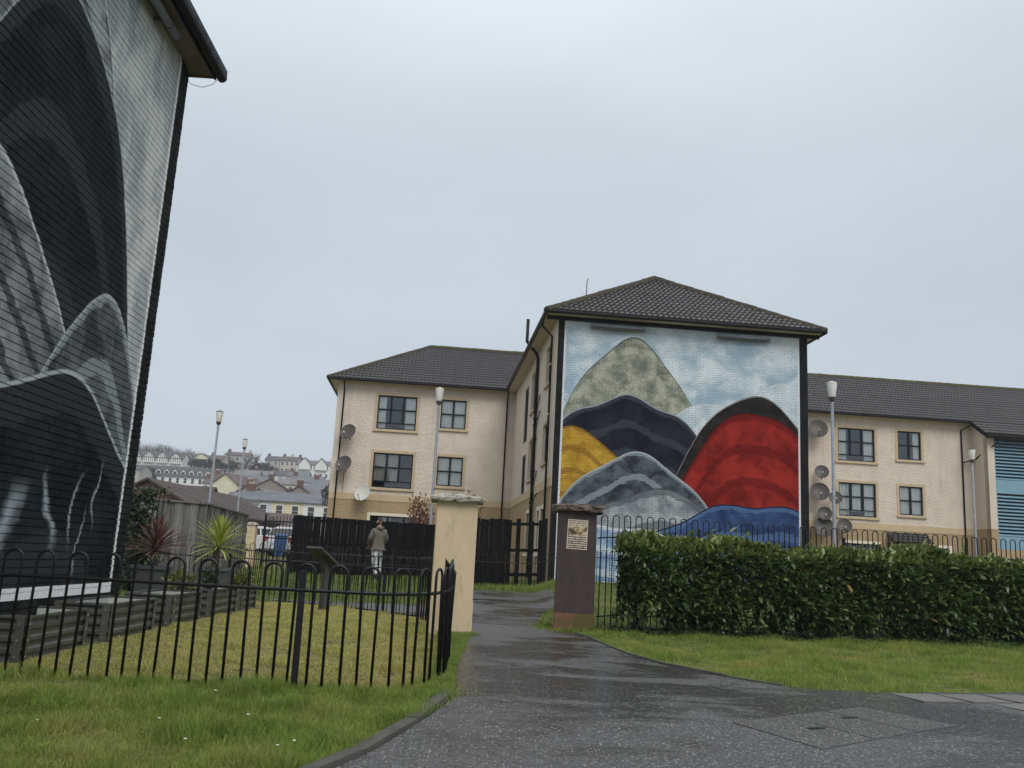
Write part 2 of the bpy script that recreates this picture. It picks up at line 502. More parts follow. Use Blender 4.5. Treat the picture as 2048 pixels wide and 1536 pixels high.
def grid_sheet(name, P, off, mat):
    """P: rows of (x, y) points draped on the ground"""
    P = np.asarray(P, float)
    nr, nc = P.shape[:2]
    z = g(P[..., 0], P[..., 1]) + off
    v = np.concatenate([P, z[..., None]], -1).reshape(-1, 3)
    i = np.arange(nr * nc).reshape(nr, nc)
    a, b, c, d = i[:-1, :-1].ravel(), i[:-1, 1:].ravel(), i[1:, 1:].ravel(), i[1:, :-1].ravel()
    t = np.concatenate([np.stack([a, b, c], 1), np.stack([a, c, d], 1)])
    return obj(name, npmesh(name, v, t, mat))
rows = []
for y in np.concatenate([np.linspace(-10, 3, 10), np.arange(3.3, 26.3, .3)]):
    rows.append([(x, y) for x in np.linspace(lk(y), rk(y), 12)])
tag(grid_sheet('path', rows, .022, M_ASPH), kind='structure')
cols = []
for x in np.linspace(XS, 14, 44):
    cols.append([(x, y) for y in np.concatenate([np.linspace(-10, 3, 10), np.linspace(3.3, kr(x), 20)])])
tag(grid_sheet('forecourt', cols, .022, M_ASPH), kind='structure')
R2 = [(-.95, 13.3), (-1.29, 14.97), (-2.81, 16.7), (-4.58, 17.55)]
r2 = lambda x: np.interp(x, [p[0] for p in R2[::-1]], [p[1] for p in R2[::-1]])
cols = []
for x in np.linspace(-.55, -4.6, 16):
    y0, y1 = r2(x) + .1, np.interp(x, [-4.6, -3.1, -.5], [17.75, 18.0, 18.7])
    cols.append([(x, y) for y in np.linspace(y0, max(y1, y0 + .05), 10)])
tag(grid_sheet('side_path', cols, .020, M_ASPH), kind='structure')
def on_tarmac(x, y, m=0.0):
    a = (x > lk(y) - m) & (x < rk(y) + m) & (y < 26.2)
    b = (x >= XS) & (y < kr(x) + m)
    s = (x > -4.6) & (x < -.5) & (y > r2(x)) & (y < np.interp(x, [-4.6, -3.1, -.5], [17.75, 18.0, 18.7]))
    return a | b | s

# ---- kerbs, stone by stone
def kerb_line(pts, L, wid, hgt, name, side):
    pts = [Vector((p[0], p[1], 0)) for p in pts]
    par = tag(obj(name, None), kind='structure')
    acc, seg = [0], []
    for p, q in zip(pts[:-1], pts[1:]):
        acc.append(acc[-1] + (q - p).length)
    def P(s):
        s = min(max(s, 0), acc[-1])
        for i in range(len(pts) - 1):
            if s <= acc[i + 1] + 1e-9:
                return pts[i].lerp(pts[i + 1], (s - acc[i]) / (acc[i + 1] - acc[i]))
        return pts[-1]
    s = 0
    while s < acc[-1] - .1:
        p, q = P(s + .006), P(min(s + L, acc[-1]) - .006)
        m = (p + q) / 2
        t = (q - p).normalized()
        nrm = Vector((-t.y, t.x, 0)) * side
        h = hgt + random.uniform(-.008, .008)
        z0, z1 = gf(p.x, p.y), gf(q.x, q.y)
        c = [p, q, q + nrm * wid, p + nrm * wid]
        zz = [z0, z1, z1, z0]
        bmv = [(c[k].x, c[k].y, zz[k] - .1) for k in range(4)]
        top = [(c[k].x + (nrm.x * .012 if k < 2 else -nrm.x * .012), c[k].y + (nrm.y * .012 if k < 2 else -nrm.y * .012), zz[k] + h) for k in range(4)]
        MB().hexa(bmv + top).build('kerb_stone', M_STONE, par)
        s += L
    return par
kerb_line([(lk(y), y) for y in np.arange(1.0, 7.4, .25)], .85, .11, .05, 'kerb', 1)
kerb_line([(1.02, 12.6), (1.25, 11.32), (1.43, 10.43), (1.6, 9.73), (1.98, 9.07), (2.36, 8.64), (2.6, 8.47)], .8, .05, .04, 'edging_kerb', 1)
kerb_line([(x, kr(x)) for x in np.arange(3.9, 14, .4)], .9, .05, .03, 'edging_kerb', 1)

# ---- pale slabs along the right edge of the forecourt
par = tag(obj('slab_pavement', None), kind='structure')
for i in range(14):
    for j in range(2):
        x = 3.75 + i * .46 + j * .62
        e = Vector((1, (kr(x + .45) - kr(x)) / .45, 0)).normalized()
        f_ = Vector((-e.y, e.x, 0))
        c_ = Vector((x, kr(x), 0)) - f_ * (.26 + j * .455)
        MB().obox((c_.x, c_.y, gf(c_.x, c_.y) + .018), e * .222, f_ * .222, (0, 0, .010)).build('paving_slab', M_SLAB, par)

# ---- inspection cover let into the forecourt
cz = gf(2.9, 7.5) + .026
cov = thing('inspection_cover', 'large recessed tarmac-filled inspection cover in the wet forecourt', 'manhole cover', (0, 0, 0))
cq = [Vector((1.68, 6.6, 0)), Vector((2.09, 5.98, 0)), Vector((3.4, 6.91, 0)), Vector((2.94, 7.5, 0))]
def cq_pt(u, v):
    return cq[0].lerp(cq[1], v).lerp(cq[3].lerp(cq[2], v), u)
for k, (u0, u1) in enumerate(((0, .36), (.37, .68), (.69, 1))):
    m = MB()
    ps = [cq_pt(u0, 0), cq_pt(u1, 0), cq_pt(u1, 1), cq_pt(u0, 1)]
    m.hexa([(p.x, p.y, gf(p.x, p.y) - .02) for p in ps] + [(p.x, p.y, gf(p.x, p.y) + .027) for p in ps])
    m.build('cover_tray', M_COVER, cov)
m = MB()
ring = [(0, 0), (1, 0), (1, 1), (0, 1), (0, 0)]
for (u0, v0), (u1, v1) in zip(ring[:-1], ring[1:]):
    p, q = cq_pt(u0, v0), cq_pt(u1, v1)
    m.beam((p.x, p.y, gf(p.x, p.y) + .018), (q.x, q.y, gf(q.x, q.y) + .018), .012, .018)
m.build('cover_rim', M_DGREY, cov)
for u, v in ((.28, .5), (.66, .32)):
    p = cq_pt(u, v)
    MB().obox((p.x, p.y, gf(p.x, p.y) + .028), (.06, .036, 0), (-.012, .02, 0), (0, 0, .0015)).build('keyhole_plate', M_BLACK, cov)

# ================================================================== APARTMENT BLOCK (local axes: x along its front, y into depth, z up)
YB = R(4.91)
OB = Vector((1.385, 27.5, 0))
apt = thing('apartment_block', 'three-storey cream apartment block with dark tiled roofs and a painted end wall', 'building', OB, YB)
def bworld(x, y, z=0):
    return OB + Vector((math.cos(YB) * x - math.sin(YB) * y, math.sin(YB) * x + math.cos(YB) * y, z))

def brick_bump(t, co, scale_u, normal_strength=.5):
    bt = t.n('ShaderNodeTexBrick')
    t.put(bt.inputs['Vector'], co)
    bt.inputs['Scale'].default_value = 1.0
    bt.inputs['Mortar Size'].default_value = .009
    bt.inputs['Mortar Smooth'].default_value = .4
    bt.inputs['Brick Width'].default_value = .225
    bt.inputs['Row Height'].default_value = .075
    bt.offset = .5
    return bt.outputs['Fac']

class Paint:
    """layers of flat colour on a wall, in wall metres (u across, v up)"""
    def __init__(s, name, ref, ax):
        s.t = t = NT(name)
        s.co = t.coord(ref)
        o = t.sep(s.co)
        s.u0, s.v0 = o[ax], o[2]
        wv = t.noise(t.map(s.co, (1, 1, 2)), 2.4, 7, .7)
        wv2 = t.noise(t.map(s.co, (1, 1, 1), loc=(7, 3, 5)), 2.4, 7, .7)
        big1 = t.noise(t.map(s.co, loc=(2, 9, 4)), .9, 2, .5)
        big2 = t.noise(t.map(s.co, loc=(5, 1, 8)), .9, 2, .5)
        s.u = t.math('ADD', s.u0, t.math('ADD', t.math('MULTIPLY', t.math('SUBTRACT', wv, .5), .22), t.math('MULTIPLY', t.math('SUBTRACT', big1, .5), .9)))
        s.v = t.math('ADD', s.v0, t.math('ADD', t.math('MULTIPLY', t.math('SUBTRACT', wv2, .5), .22), t.math('MULTIPLY', t.math('SUBTRACT', big2, .5), .9)))
        s.wv = wv
        s.u1 = t.math('ADD', s.u0, t.math('MULTIPLY', t.math('SUBTRACT', wv, .5), .05))
        s.v1 = t.math('ADD', s.v0, t.math('MULTIPLY', t.math('SUBTRACT', wv2, .5), .05))
        s.c = None
    def rbox(s, u0, u1, v0, v1, r=.1, soft=.02, warp=True, rot=0):
        t = s.t
        soft = min(soft, r * .8)
        u, v = (s.u, s.v) if warp else (s.u0, s.v0)
        du, dv = t.math('SUBTRACT', u, (u0 + u1) / 2), t.math('SUBTRACT', v, (v0 + v1) / 2)
        if rot:
            cc, sn = math.cos(rot), math.sin(rot)
            du, dv = t.math('ADD', t.math('MULTIPLY', du, cc), t.math('MULTIPLY', dv, sn)), t.math('SUBTRACT', t.math('MULTIPLY', dv, cc), t.math('MULTIPLY', du, sn))
        x = t.math('MAXIMUM', t.math('SUBTRACT', t.math('ABSOLUTE', du), (u1 - u0) / 2 - r), 0.0)
        y = t.math('MAXIMUM', t.math('SUBTRACT', t.math('ABSOLUTE', dv), (v1 - v0) / 2 - r), 0.0)
        d = t.math('SQRT', t.math('ADD', t.math('MULTIPLY', x, x), t.math('MULTIPLY', y, y)))
        return t.mr(d, r - soft, r + soft, 1, 0)
    def disc(s, cu, cv, ru, rv, soft=.03):
        t = s.t
        x = t.math('DIVIDE', t.math('SUBTRACT', s.u, cu), ru)
        y = t.math('DIVIDE', t.math('SUBTRACT', s.v, cv), rv)
        d = t.math('SQRT', t.math('ADD', t.math('MULTIPLY', x, x), t.math('MULTIPLY', y, y)))
        return t.mr(d, 1 - soft, 1 + soft, 1, 0)
    def hill(s, top, cu, k, col, line, wob=.10, freq=2.3, stripe=None, sp=5.0):
        """a crisp-edged hill with a painted outline and contour strokes"""
        t = s.t
        du = t.math('SUBTRACT', s.u1, cu)
        f = t.math('SUBTRACT', top, t.math('MULTIPLY', t.math('MULTIPLY', du, du), k))
        f = t.math('ADD', f, t.math('MULTIPLY', t.math('SINE', t.math('MULTIPLY', s.u1, freq)), wob))
        d = t.math('SUBTRACT', f, s.v1)                      # depth below the edge
        if stripe:
            col = t.mix(t.math('MULTIPLY', t.mr(t.math('SINE', t.math('MULTIPLY', t.math('ADD', d, t.math('MULTIPLY', s.wv, .35)), sp)), .55, .75), .75), col, stripe)
        s.c = t.mix(t.mr(d, -.012, .012), s.c, line)
        s.c = t.mix(t.mr(d, .035, .055), s.c, col)
    def lay(s, mask, col, amt=1.0):
        t = s.t
        if amt != 1.0:
            mask = t.math('MULTIPLY', mask, amt)
        s.c = t.mix(mask, s.c, col)
    def brushed(s, a, b, scale, st=(1, 1, 1), lo=.35, hi=.65, rot=(0, 0, 0)):
        t = s.t
        return t.mix(t.mr(t.noise(t.map(s.co, st, rot=rot), scale, 6, .65, .3), lo, hi), a, b)

# painted end wall: a plain composition of colour fields (pale sky blue, beige grey, navy, mustard, red, denim blue)
p = Paint('painted_end_wall', apt, 0)
t = p.t
p.c = p.brushed((.33, .45, .55), (.70, .76, .80), .75, (1, 1, 1.3))
p.hill(8.3, 2.4, .55, p.brushed((.17, .185, .15), (.44, .45, .36), 2.2), (.10, .11, .10), .12, 3.1)
p.hill(7.0, 7.4, .10, p.brushed((.44, .53, .60), (.70, .75, .78), 1.1), (.55, .62, .66), .25, 1.9)
p.hill(6.45, 2.3, .22, p.brushed((.010, .011, .020), (.024, .026, .038), 1.6), (.30, .34, .38), .10, 3.4, (.05, .055, .075), 7)
p.hill(6.75, 6.4, .42, p.brushed((.014, .013, .013), (.035, .031, .028), 1.8), (.25, .24, .23), .06, 3)
p.hill(6.25, 6.45, .40, p.brushed((.16, .012, .010), (.35, .030, .020), 1.3), (.08, .006, .006), .08, 2.6, (.14, .008, .008), 6)
p.hill(5.35, .6, .40, p.brushed((.36, .20, .022), (.58, .36, .05), 2.0), (.20, .11, .02), .08, 3, (.27, .13, .02), 9)
p.hill(4.65, 2.6, .30, p.brushed((.030, .036, .044), (.12, .14, .165), 1.8), (.42, .47, .50), .10, 2.9, (.28, .32, .36), 8)
p.hill(3.55, 3.3, .16, p.brushed((.17, .19, .21), (.42, .46, .49), 1.4), (.08, .09, .10), .10, 2.2, (.10, .115, .13), 6)
p.hill(3.3, 6.5, .10, p.brushed((.020, .042, .12), (.055, .10, .24), 1.4), (.012, .02, .06), .09, 2.7, (.09, .16, .32), 7)
p.hill(2.45, 1.6, .09, p.brushed((.14, .24, .40), (.36, .47, .60), 1.6), (.62, .68, .72), .10, 2.4, (.55, .63, .68), 9)
inside = p.rbox(.26, 7.86, .72, 9.2, .005, .012, False)
edge = p.rbox(.20, 7.92, .66, 9.4, .005, .012, False)
border = p.brushed((.011, .012, .015), (.022, .022, .024), 2.5)
border = t.mix(t.mr(t.noise(p.co, 2.1, 7, .75), .66, .72), border, (.14, .13, .11))
c = t.mix(inside, t.mix(edge, border, (.70, .72, .74)), p.c)
wear = t.mr(t.noise(t.map(p.co, (1, 1, 1)), 26, 6, .7), .68, .8, 0, .10)
c = t.mix(wear, c, (.30, .31, .32))
bv = t.map(p.co, rot=(math.pi / 2, 0, 0))
cmb = t.n('ShaderNodeCombineXYZ')
t.put(cmb.inputs[0], p.u0); t.put(cmb.inputs[1], p.v0)
mort = brick_bump(t, cmb.outputs[0], 1)
c = t.mix(t.math('MULTIPLY', mort, .28), c, (.02, .022, .025))
hgt = t.math('SUBTRACT', t.math('MULTIPLY', t.noise(p.co, 40, 3), .25), mort)
t.set(col=c, rough=.8, spec=.06, normal=t.bump(hgt, .8, .012))
M_MURAL = t.m

# ---- walls with real openings
def wall_mesh(u0, u1, z0, z1, holes, fn, depth, thick=True):
    """rectangular wall with rectangular openings and their reveals; fn(u, d, z), d inward"""
    m = MB()
    us = sorted({u0, u1, *[h[0] for h in holes], *[h[1] for h in holes]})
    zs = sorted({z0, z1, *[h[2] for h in holes], *[h[3] for h in holes]})
    us = [u for u in us if u0 <= u <= u1]
    zs = [z for z in zs if z0 <= z <= z1]
    for i in range(len(us) - 1):
        for j in range(len(zs) - 1):
            cu, cz_ = (us[i] + us[i + 1]) / 2, (zs[j] + zs[j + 1]) / 2
            if any(h[0] < cu < h[1] and h[2] < cz_ < h[3] for h in holes):
                continue
            m.quad(fn(us[i], 0, zs[j]), fn(us[i + 1], 0, zs[j]), fn(us[i + 1], 0, zs[j + 1]), fn(us[i], 0, zs[j + 1]))
    for (a, b, c_, d_) in holes:
        m.quad(fn(a, 0, c_), fn(b, 0, c_), fn(b, depth, c_), fn(a, depth, c_))
        m.quad(fn(a, 0, d_), fn(a, depth, d_), fn(b, depth, d_), fn(b, 0, d_))
        m.quad(fn(a, 0, c_), fn(a, depth, c_), fn(a, depth, d_), fn(a, 0, d_))
        m.quad(fn(b, 0, c_), fn(b, 0, d_), fn(b, depth, d_), fn(b, depth, c_))
    return m
def ubox(m, fn, u0, u1, d0, d1, z0, z1):
    return m.hexa([fn(u0, d0, z0), fn(u1, d0, z0), fn(u1, d1, z0), fn(u0, d1, z0), fn(u0, d0, z1), fn(u1, d0, z1), fn(u1, d1, z1), fn(u0, d1, z1)])
def window(fn, u0, u1, z0, z1, cols, rows, bottom=0.0, curt=None, surr=M_SURR, rv=.10, sw=.13):
    """window part with surround, sill, frame, one pane per light, curtains and the room behind"""
    m = MB()
    for q in ((u0 - sw, u0 - .004, z0 - .02, z1 + sw), (u1 + .004, u1 + sw, z0 - .02, z1 + sw), (u0 - .004, u1 + .004, z1 + .004, z1 + sw)):
        ubox(m, fn, q[0], q[1], -.022, .02, q[2], q[3])
    win = m.build('window', surr, apt)
    m = MB(); ubox(m, fn, u0 - sw - .02, u1 + sw + .02, -.075, .02, z0 - .12, z0 - .024)
    m.build('sill', surr, win)
    fw = .055
    m = MB()
    d0, d1 = rv - .055, rv
    ubox(m, fn, u0 + .004, u0 + fw, d0, d1, z0 + .004, z1 - .004); ubox(m, fn, u1 - fw, u1 - .004, d0, d1, z0 + .004, z1 - .004)
    ubox(m, fn, u0 + fw, u1 - fw, d0, d1, z0 + .004, z0 + fw); ubox(m, fn, u0 + fw, u1 - fw, d0, d1, z1 - fw, z1 - .004)
    zb = z0 + fw
    panes = []
    if bottom:
        zb = z0 + bottom
        ubox(m, fn, u0 + fw, u1 - fw, d0, d1, zb - .05, zb)
        panes.append((u0 + fw, u1 - fw, z0 + fw, zb - .05))
    cu = [u0 + fw + (u1 - u0 - 2 * fw) * k / cols for k in range(cols + 1)]
    zs = [zb] + [zb + (z1 - fw - zb) * r_ for r_ in rows] + [z1 - fw]
    for u in cu[1:-1]:
        ubox(m, fn, u - .045, u + .045, d0 + .004, d1, zb + .002, z1 - fw - .002)
    for zz in zs[1:-1]:
        ubox(m, fn, u0 + fw, u1 - fw, d0 + .007, d1, zz - .035, zz + .035)
    for i in range(cols):
        for j in range(len(zs) - 1):
            panes.append((cu[i] + (.045 if i else 0), cu[i + 1] - (.045 if i < cols - 1 else 0), zs[j] + (.035 if j else 0), zs[j + 1] - (.035 if j < len(zs) - 2 else 0)))
    m.build('frame', M_FRAME, win)
    for q in panes:
        mm = MB(); ubox(mm, fn, q[0] - .004, q[1] + .004, d1 - .02, d1 - .012, q[2] - .004, q[3] + .004)
        mm.build('pane', M_GLASS, win)
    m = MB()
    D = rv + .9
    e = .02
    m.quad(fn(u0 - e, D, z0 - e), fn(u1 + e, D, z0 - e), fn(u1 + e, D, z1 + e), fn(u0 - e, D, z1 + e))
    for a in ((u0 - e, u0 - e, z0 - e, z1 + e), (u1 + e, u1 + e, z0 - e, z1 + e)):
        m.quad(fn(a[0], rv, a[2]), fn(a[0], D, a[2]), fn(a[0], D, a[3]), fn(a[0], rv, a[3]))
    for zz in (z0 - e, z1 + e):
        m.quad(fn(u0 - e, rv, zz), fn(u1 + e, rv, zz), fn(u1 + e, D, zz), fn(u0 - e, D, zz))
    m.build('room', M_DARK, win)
    for (c0, c1, kz, mat) in (curt or []):
        mm = MB()
        ua, ub = u0 + (u1 - u0) * c0, u0 + (u1 - u0) * c1
        n = max(8, int((ub - ua) / .03))
        vs, fs = [], []
        for k in range(n + 1):
            u = ua + (ub - ua) * k / n
            dd = rv + .06 + .018 * math.sin(k * 1.25) + .01 * math.sin(k * .47)
            vs += [fn(u, dd, z0 + (z1 - z0) * kz + .0), fn(u, dd, z1)]
        for k in range(n):
            fs.append((2 * k, 2 * k + 2, 2 * k + 3, 2 * k + 1))
        mm.add(vs, fs).build('curtain', mat, win, smooth=True)
    return win

Z_E, Z_B1, Z_B0, Z_G = 8.92, 3.82, 3.52, .3
D_L = 13.76
f_front = lambda u, d, z: (u, d, z)
f_wing = lambda u, d, z: (u, D_L + d, z)
f_side = lambda u, d, z: (d, u, z)
def three_bands(u0, u1, holes, fn, nm='wall'):
    up = [h for h in holes if h[2] > Z_B1]
    lo = [h for h in holes if h[3] < Z_B0]
    wall_mesh(u0, u1, Z_B1, Z_E, up, fn, .14).build(nm, M_HARL, apt)
    wall_mesh(u0, u1, Z_G, Z_B0, lo, fn, .14).build('base_wall', M_HARL2, apt)
    m = MB(); ubox(m, fn, u0 + .002, u1 - .002, -.02, .05, Z_B0, Z_B1)
    m.build('band_course', M_BAND, apt)
# painted gable
wall_mesh(0, 8.19, Z_G, Z_E, [], f_front, .1).build('painted_wall', M_MURAL, apt)['label'] = 'end wall painted with pale blue, red, navy and mustard colour fields'
# wings
LWH = [(-6.36, -4.56, 6.81, 8.38), (-3.45, -2.27, 7.02, 8.37), (-6.36, -4.56, 4.13, 5.71), (-3.45, -2.27, 4.37, 5.71), (-6.3, -4.0, 1.5, 2.86)]
three_bands(-8.23, -.001, LWH, f_wing)
RWH = [(15.68, 17.52, 6.74, 8.33), (18.69, 19.87, 6.97, 8.36), (15.68, 17.52, 4.10, 5.69), (18.69, 19.87, 4.31, 5.68), (15.85, 17.55, 1.4, 2.84), (19.99, 21.1, 1.4, 2.84)]
three_bands(8.191, 22.44, RWH, f_wing)
SDH = [(1.5, 2.5, 7.1, 8.37), (5.68, 6.78, 6.86, 8.32), (1.6, 2.6, 4.45, 5.72), (5.7, 6.8, 4.23, 5.7), (1.45, 2.35, 1.5, 2.9), (2.75, 3.35, 1.5, 2.9), (5.7, 6.6, 1.5, 2.95)]
LOUV = [(7.98, 9.3, 5.92, 8.2), (8.0, 9.3, 3.84, 5.4)]
three_bands(0.001, D_L, SDH + LOUV, f_side)
m = MB()
m.quad((8.19, 0, Z_G), (8.19, D_L, Z_G), (8.19, D_L, Z_E), (8.19, 0, Z_E)); m.build('wall', M_HARL, apt)
m = MB()
m.quad((-8.23, D_L, Z_G), (-8.23, D_L + 8.3, Z_G), (-8.23, D_L + 8.3, Z_E), (-8.23, D_L, Z_E)); m.build('wall', M_HARL, apt)
m = MB()
m.quad((-8.23, D_L + 8.3, Z_G), (32, D_L + 8.3, Z_G), (32, D_L + 8.3, Z_E), (-8.23, D_L + 8.3, Z_E)); m.build('wall', M_HARL, apt)
NC, BC = M_CURT, M_CURT2
W3 = (.5,)
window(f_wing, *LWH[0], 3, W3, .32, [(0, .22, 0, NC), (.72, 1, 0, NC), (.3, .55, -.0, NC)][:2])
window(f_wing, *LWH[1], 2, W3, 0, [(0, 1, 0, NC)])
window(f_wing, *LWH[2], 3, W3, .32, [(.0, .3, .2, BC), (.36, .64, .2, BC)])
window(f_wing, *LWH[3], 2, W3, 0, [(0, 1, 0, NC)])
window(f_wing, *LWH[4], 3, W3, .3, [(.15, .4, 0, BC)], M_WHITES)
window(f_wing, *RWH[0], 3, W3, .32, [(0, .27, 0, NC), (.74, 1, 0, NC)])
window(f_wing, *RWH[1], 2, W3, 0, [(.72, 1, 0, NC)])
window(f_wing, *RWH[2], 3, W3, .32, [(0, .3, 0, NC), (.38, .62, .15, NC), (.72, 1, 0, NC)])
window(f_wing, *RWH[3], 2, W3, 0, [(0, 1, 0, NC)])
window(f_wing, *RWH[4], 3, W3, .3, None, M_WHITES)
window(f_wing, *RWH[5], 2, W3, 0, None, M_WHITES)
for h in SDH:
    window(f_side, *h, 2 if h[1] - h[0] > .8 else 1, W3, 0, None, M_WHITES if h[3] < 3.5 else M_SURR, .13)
for h in LOUV:                                            # ventilated stair openings
    fr = MB()
    for q in ((h[0], h[0] + .04, h[2], h[3]), (h[1] - .04, h[1], h[2], h[3])):
        ubox(fr, f_side, q[0] + .003, q[1] - .003, .02, .10, q[2] + .003, q[3] - .003)
    lv = fr.build('louvre_panel', M_LOUVG, apt)
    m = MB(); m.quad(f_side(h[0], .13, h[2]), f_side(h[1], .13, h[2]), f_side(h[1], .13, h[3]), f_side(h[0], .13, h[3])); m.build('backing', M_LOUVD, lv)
    n = int((h[3] - h[2]) / .105)
    for k in range(n):
        z = h[2] + .03 + k * (h[3] - h[2] - .05) / n
        mm = MB(); mm.hexa([f_side(h[0] + .04, .02, z), f_side(h[1] - .04, .02, z), f_side(h[1] - .04, .09, z + .045), f_side(h[0] + .04, .09, z + .045),
                            f_side(h[0] + .04, .02, z + .012), f_side(h[1] - .04, .02, z + .012), f_side(h[1] - .04, .09, z + .057), f_side(h[0] + .04, .09, z + .057)])
        mm.build('slat', M_LOUVG, lv)
# projecting stair bay with blue louvres at the right end
f_bay = lambda u, d, z: (u, 12.5 + d, z)
ZB = 8.1
m = MB(); m.quad((22.44, D_L, Z_B1), (22.44, 12.5, Z_B1), (22.44, 12.5, ZB), (22.44, D_L, 8.88)); m.build('wall', M_HARL, apt)
m = MB(); m.quad((22.44, D_L, Z_G), (22.44, 12.5, Z_G), (22.44, 12.5, Z_B1), (22.44, D_L, Z_B1)); m.build('base_wall', M_HARL2, apt)
m = MB(); ubox(m, f_bay, 22.44, 22.78, 0, .3, Z_B1, ZB); m.build('column', M_HARL, apt)
m = MB(); ubox(m, f_bay, 22.44, 22.78, 0, .3, Z_G, Z_B1 - .002); m.build('column', M_HARL2, apt)
m = MB(); ubox(m, f_bay, 22.78, 32, .02, .3, Z_G, 2.9); m.build('base_wall', M_HARL2, apt)
for (a, b) in ((2.9, 3.5), (5.5, 6.14)):
    m = MB(); ubox(m, f_bay, 22.78, 32, .03, .12, a, b); m.build('blue_panel', M_BLUE, apt)
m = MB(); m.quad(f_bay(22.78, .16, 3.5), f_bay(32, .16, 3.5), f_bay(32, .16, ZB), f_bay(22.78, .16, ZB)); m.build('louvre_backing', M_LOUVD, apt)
lv = MB(); ubox(lv, f_bay, 22.78, 22.82, .01, .14, 3.5, 5.498); ubox(lv, f_bay, 22.78, 22.82, .01, .14, 6.142, ZB)
lv = lv.build('louvre_panel', M_BLUE, apt)
for (a, b) in ((3.52, 5.48), (6.16, 8.06)):
    n = int((b - a) / .155)
    for k in range(n):
        z = a + k * (b - a) / n
        mm = MB(); mm.hexa([f_bay(22.82, .02, z), f_bay(32, .02, z), f_bay(32, .11, z + .06), f_bay(22.82, .11, z + .06), f_bay(22.82, .02, z + .03), f_bay(32, .02, z + .03), f_bay(32, .11, z + .09), f_bay(22.82, .11, z + .09)])
        mm.build('slat', M_BLUE, lv)

# ---- tiled roofs
def tiles(m, P0, U, S, N, L, ul, ur, gauge=.335, pitch=.36, amp=.036):
    """courses of double-roll tiles over a slope: P0 eave origin, U along eave, S up the slope, N normal"""
    P0, U, S, N = Vector(P0), Vector(U), Vector(S), Vector(N)
    k = 0
    while k * gauge < L - .02:
        s0, s1 = k * gauge, min((k + 1) * gauge + .02, L)
        sm = (s0 + s1) / 2
        a, b = ul(sm), ur(sm)
        if b - a > .05:
            off = (k % 2) * 0.0 + random.uniform(-.012, .012)
            step = pitch / 10
            n = max(2, int((b - a) / step))
            vs = []
            for i in range(n + 1):
                u = a + (b - a) * i / n
                ph = ((u + off) / (pitch / 2)) % 1.0
                wv = amp * (math.sin(ph * math.pi) ** 1.5 * 1.6 - .2)
                q = P0 + U * u
                lo = q + S * s0 + N * (wv + .048)
                vs += [q + S * s0 + N * (wv - .004), lo, q + S * s1 + N * (wv + .004)]
            fs = []
            for i in range(n):
                j = 3 * i
                fs += [(j, j + 3, j + 4, j + 1), (j + 1, j + 4, j + 5, j + 2)]
            m.add(vs, fs)
        k += 1
    return m
def ridge_run(p, q, parent, r=.16, L=.42):
    p, q = Vector(p), Vector(q)
    n = max(1, int((q - p).length / L))
    d = (q - p) / n
    t_ = d.normalized()
    side = t_.cross(Vector((0, 0, 1))).normalized()
    up = side.cross(t_)
    m = MB()
    vs, fs = [], []
    ns = 7
    for e in (0, 1):
        for k in range(ns):
            a = math.pi * (k / (ns - 1)) * 1.05 - .08
            rr = r * (1.0 if e == 0 else .93)
            vs.append(t_ * (d.length * 1.03 * e) + side * math.cos(a) * rr + up * (math.sin(a) * rr * .85 - .04))
    for k in range(ns - 1):
        fs.append((k, k + 1, ns + k + 1, ns + k))
    fs.append(tuple(range(ns))[::-1])
    me = m.add(vs, fs).mesh('ridge_tile', M_MOSS, True)
    for i in range(n):
        obj('ridge_tile', me, parent, p + d * i + up * random.uniform(-.008, .008))
OH, Z_R, HW = .42, 11.80, 4.095
XC = 4.095
PIT = math.atan2(Z_R - Z_E - .1, HW + OH)
S_len = (HW + OH) / math.cos(PIT)
cpt, spt = math.cos(PIT), math.sin(PIT)
ze = Z_E + .06
rs = MB()
# painted block: front hip, left and right slopes
tiles(rs, (-OH, -OH, ze), (1, 0, 0), (0, cpt, spt), (0, -spt, cpt), S_len, lambda s: s * cpt, lambda s: 2 * (HW + OH) - s * cpt)
tiles(rs, (-OH, D_L + 4.15 + .0, ze), (0, -1, 0), (cpt, 0, spt), (-spt, 0, cpt), S_len, lambda s: max(0, 4.15 + OH - s * cpt), lambda s: D_L + 4.15 + OH - s * cpt)
tiles(rs, (8.19 + OH, -OH, ze), (0, 1, 0), (-cpt, 0, spt), (spt, 0, cpt), S_len, lambda s: s * cpt, lambda s: D_L + OH - OH + s * cpt)
# left wing front slope and its hip; right wing front slope with the catslide over the bay
LWX = -8.23 - OH
tiles(rs, (LWX, D_L - OH, ze), (1, 0, 0), (0, cpt, spt), (0, -spt, cpt), S_len, lambda s: s * cpt, lambda s: 8.23 + s * cpt)
tiles(rs, (LWX, D_L + 8.3 + OH, ze), (0, -1, 0), (cpt, 0, spt), (-spt, 0, cpt), S_len, lambda s: s * cpt, lambda s: 8.3 + 2 * OH - s * cpt)
tiles(rs, (8.19, D_L - OH, ze), (1, 0, 0), (0, cpt, spt), (0, -spt, cpt), S_len, lambda s: max(0, OH - s * cpt), lambda s: 24)
tiles(rs, (22.2, 12.5 - .35, ze - (D_L - OH - 12.15) * spt / cpt), (1, 0, 0), (0, cpt, spt), (0, -spt, cpt), (D_L - OH - 12.15) / cpt, lambda s: 0, lambda s: 10)
roof = rs.build('roof', M_TILE, apt)
tag(roof, kind='stuff')
m = MB()                                                   # back slopes and decking
YR = D_L + HW + .06
m.quad((LWX, D_L + 8.3 + OH, ze - .03), (32, D_L + 8.3 + OH, ze - .03), (32, YR, Z_R - .05), (LWX + HW + OH, YR, Z_R - .05))
m.build('back_roof', M_TILE, apt)
fr_apex = (XC, HW, Z_R + .02)
